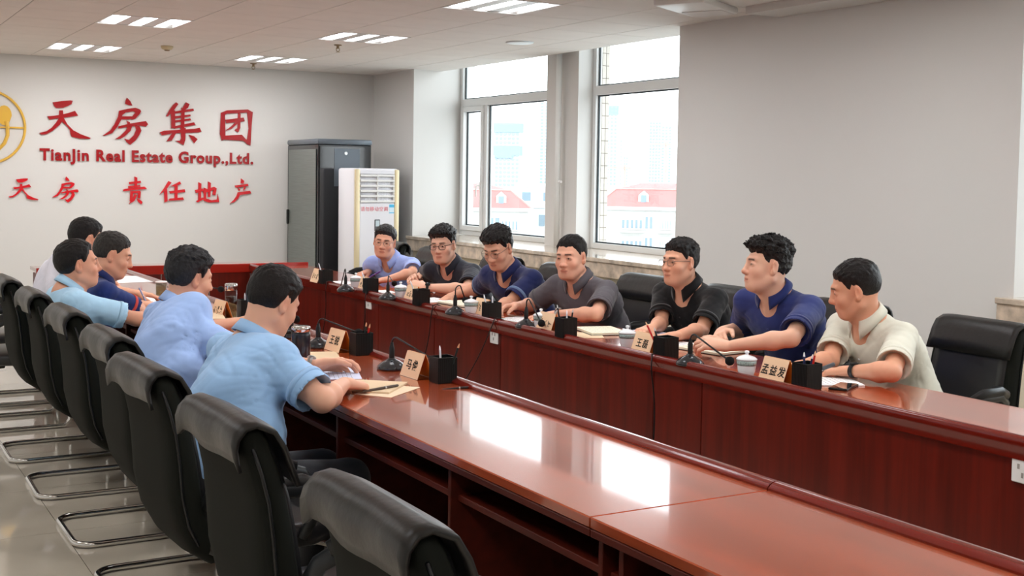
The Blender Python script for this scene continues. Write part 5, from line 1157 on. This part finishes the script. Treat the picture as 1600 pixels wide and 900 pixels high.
# ------------------------------------------------------------------ the town outside
GZ = -17
struct(MB().box(8, 1500, -600, 1500, GZ-1, GZ).build('ground_outside', mat('pale_ground', rgb(196,196,192), .9)), 'pale ground of the town far below the windows', 'ground')
FAC = mat('pale_facade', rgb(186,185,182), .8); ROOF = mat('hazed_red_roof', rgb(176,112,108), .8, noise=((.6,.6,.6),.92,1.06)); RIDGE = mat('roof_ridge', rgb(190,140,134), .8)  # roof red is paled: distance haze put into the colour
WFR = mat('facade_window_frame', rgb(212,214,214), .6); WGL = mat('facade_window_glass', rgb(118,136,146), .25); AWN = mat('facade_ledge', rgb(190,186,180), .8)
def town_building(label, uL, uR, D_, nwin, hipL, hipR, group, dormers):
    """a long block seen almost square on, with hipped red roof and dormers; D_ metres away"""
    um = (uL+uR)/2; d = ray(um, 330); d = Vector((d.x, d.y, 0)).normalized(); right = Vector((d.y, -d.x, 0))
    c = C0 + d*D_; rz = math.atan2(right.y, right.x)
    f1 = F0/D_; W_ = (uR-uL)/f1
    zz = lambda v: onX(um, v, c.x).z
    ze, zr, zr2 = zz(326), zz(297), zz(287)
    t = thing('town_building', label, 'building', (c.x, c.y, 0), rz, group)
    MB().box(-W_/2, W_/2, 0, 14, GZ, ze).build('wall', FAC, t)
    hl, hr = (2.2 if hipL else 0), (2.2 if hipR else 0)
    b = MB(); o_ = .5
    lo_ = [(-W_/2-o_,-o_,ze),(W_/2+o_,-o_,ze),(W_/2+o_,14.5,ze),(-W_/2-o_,14.5,ze)]; up_ = [(-W_/2+hl,1.6,zr),(W_/2-hr,1.6,zr),(W_/2-hr,12.5,zr),(-W_/2+hl,12.5,zr)]; tp = [(-W_/2+hl*2.4,5,zr2),(W_/2-hr*2.4,5,zr2),(W_/2-hr*2.4,8,zr2),(-W_/2+hl*2.4,8,zr2)]
    b.add(lo_+up_+tp, [(0,1,5,4),(1,2,6,5),(2,3,7,6),(3,0,4,7),(4,5,9,8),(5,6,10,9),(6,7,11,10),(7,4,8,11),(8,9,10,11),(3,2,1,0)]); rf = b.build('roof', ROOF, t)
    b = MB(); b.tube([up_[0], up_[1]], .12, 5); b.tube([lo_[0], up_[0]], .12, 5); b.tube([lo_[1], up_[1]], .12, 5); b.build('ridge_tiles', RIDGE, rf)
    b = MB(); b.box(-W_/2-o_-.1, W_/2+o_+.1, -o_-.2, -o_+.2, ze-.25, ze+.12); b.build('eave', WFR, t)
    for du in dormers:
        x = (du-um)/f1; dm = MB(); h0, h1 = zz(320), zz(306); y_ = .2; q = 8/f1
        dm.add([(x-q,y_,h0),(x+q,y_,h0),(x+q,y_,h1),(x-q,y_,h1),(x,y_,zz(299)),(x-q,y_+3,h0),(x+q,y_+3,h0),(x+q,y_+3,h1),(x-q,y_+3,h1),(x,y_+3,zz(299))], [(0,1,2,4,3),(5,8,9,7,6),(0,3,8,5),(1,6,7,2),(2,7,9,4),(3,4,9,8)])
        dd = dm.build('dormer', FAC, t); MB().box(x-q*.5,x+q*.5,y_-.1,y_+.05,h0+.2,h1).build('dormer_pane', WGL, dd)
    for (va, vb) in ((338,360),(371,393),(404,426)):
        for (ua, ub, big) in nwin:
            xa, xb = (ua-um)/f1, (ub-um)/f1; za, zb = zz(vb), zz(va)
            wn = MB(); wn.box(xa,xb,-.12,.05,za,zb); wn = wn.build('window', WFR, t); n_ = 5 if big else 2
            for k in range(n_):
                w_ = (xb-xa)/n_; MB().box(xa+w_*k+.12, xa+w_*(k+1)-.12, -.2, -.1, za+.15, zb-(.55 if big else .15)).build('pane', WGL, wn)
            if big: MB().box(xa-.3,xb+.3,-.9,0,za-.35,za-.1).build('ledge', AWN, t)
    return t
town_building('red roofed white block seen through the far window', 655, 826, 150, [(700,716,0),(763,782,0),(783,810,1)], False, True, 'red roofed blocks', [783,700])
town_building('red roofed white block seen through the near window', 934, 1190, 150, [(972,1006,1),(1008,1022,0),(1031,1050,1),(1075,1110,1)], True, False, 'red roofed blocks', [1006,1100])
def tower(label, uL, uR, vT, D_, capm, colm, steps, grid, vB=300):
    um = (uL+uR)/2; d = ray(um, 280); d = Vector((d.x, d.y, 0)).normalized(); right = Vector((d.y, -d.x, 0)); c = C0+d*D_; f1 = F0/D_; W_ = (uR-uL)/f1
    zz = lambda v: C0.z - (v-HORV(um))/f1
    t = thing('tower_block', label, 'building', (c.x, c.y, 0), math.atan2(right.y, right.x), 'towers on the skyline')
    zt = zz(vT)
    MB().box(-W_/2, W_/2, 0, W_*.8, GZ, zt).build('tower_body', colm, t)
    for (a, b_, va, vb) in steps: MB().box((a-um)/f1, (b_-um)/f1, -W_*.06, W_*.8, zz(vb), zz(va)).build('crown_band', capm, t)
    nx, nz, = grid; zb = zz(vB)
    for i in range(nx):
        xx = -W_/2+W_*(i+.5)/nx; ww = W_/nx*.28
        b = MB()
        for j in range(nz): za = zb+(zt-zb)*(j+.25)/nz; b.box(xx-ww, xx+ww, -W_*.03-.3, .1, za, za+(zt-zb)/nz*.5)
        b.build('window_column', WGT, t)
    return t
def HORV(u): d0 = _f.z; # image row of the horizon at this column
HORV = lambda u: 450-60.88 + F0*((_f.z + _r.z*(u-800)/F0)/_u.z)
WGT = mat('tower_glass', rgb(140,158,172), .4); TB = mat('tower_blue', rgb(134,164,176), .6); TW = mat('tower_wall', rgb(192,196,198), .85); TP = mat('tower_pink', rgb(196,184,182), .85)
tower('pale stepped tower with two blue crown bands, beyond the far window', 772, 811, 200, 620, TB, TW, [(770,817,193,207),(770,816,228,243),(772,800,243,247)], (6,14), 292)
tower('faint slender tower at the edge of the far window', 842, 856, 160, 700, TB, TW, [], (2,26), 292)
tower('tall pale tower with a turquoise crown, beyond the near window', 946, 963, 166, 640, TB, TW, [(943,965,166,180)], (3,22), 290)
tower('pinkish tower with many windows behind the red roof', 1013, 1031.5, 191, 660, TP, TP, [], (4,20), 290)
tower('pinkish twin tower stepping lower beside the pinkish tower', 1032, 1048, 198, 660, TP, TP, [], (3,20), 290)
tower('low dark tower under construction in the near window', 973, 981, 245, 560, TP, TP, [], (2,10), 290)
tower('thin mast like tower in the near window', 968, 971, 218, 560, TP, TP, [], (1,12), 290)
for (u, v0, v1, lb) in ((976,258,292,'red tower crane before the low tower'),(1040,222,290,'red tower crane before the pinkish towers')):
    D_ = 540; d = ray(u, 280); d = Vector((d.x,d.y,0)).normalized(); c = C0+d*D_; f1 = F0/D_; z1 = C0.z-(v0-HORV(u))/f1; t = thing('tower_crane', lb, 'crane', (c.x,c.y,0)); CR_ = mat('crane_red', rgb(214,150,140), .7)
    MB().box(-.35,.35,-.35,.35,GZ,z1).build('mast', CR_, t); MB().box(-9,3,-.3,.3,z1-1.6,z1-.9).build('jib', CR_, t)
for (ua, ub, va, vb, D_, m, lb) in ((808,850,287,300,230,TW,'low white roofs behind the red roof in the far window'),(832,852,318,345,176,TW,'plain white gable beside the red roof end'),(985,1040,286,292,300,TB,'turquoise roof ridge behind the red roof')):
    um = (ua+ub)/2; d = ray(um,280); d = Vector((d.x,d.y,0)).normalized(); c = C0+d*D_; f1 = F0/D_; t = thing('low_building', lb, 'building', (c.x,c.y,0), math.atan2(-d.x, d.y)); W_ = (ub-ua)/f1; z1 = C0.z-(va-HORV(um))/f1
    MB().box(-W_/2,W_/2,0,10,GZ,z1-.6).build('block', m, t); MB().box(-W_/2-.3,W_/2+.3,-.3,10.3,z1-.6,z1).build('parapet', WFR, t)
    for k in range(max(2,int(W_/4))): MB().box(-W_/2+1+k*4,-W_/2+2.6+k*4,-.1,.05,z1-3.2,z1-1.6).build('pane', WGL, t)
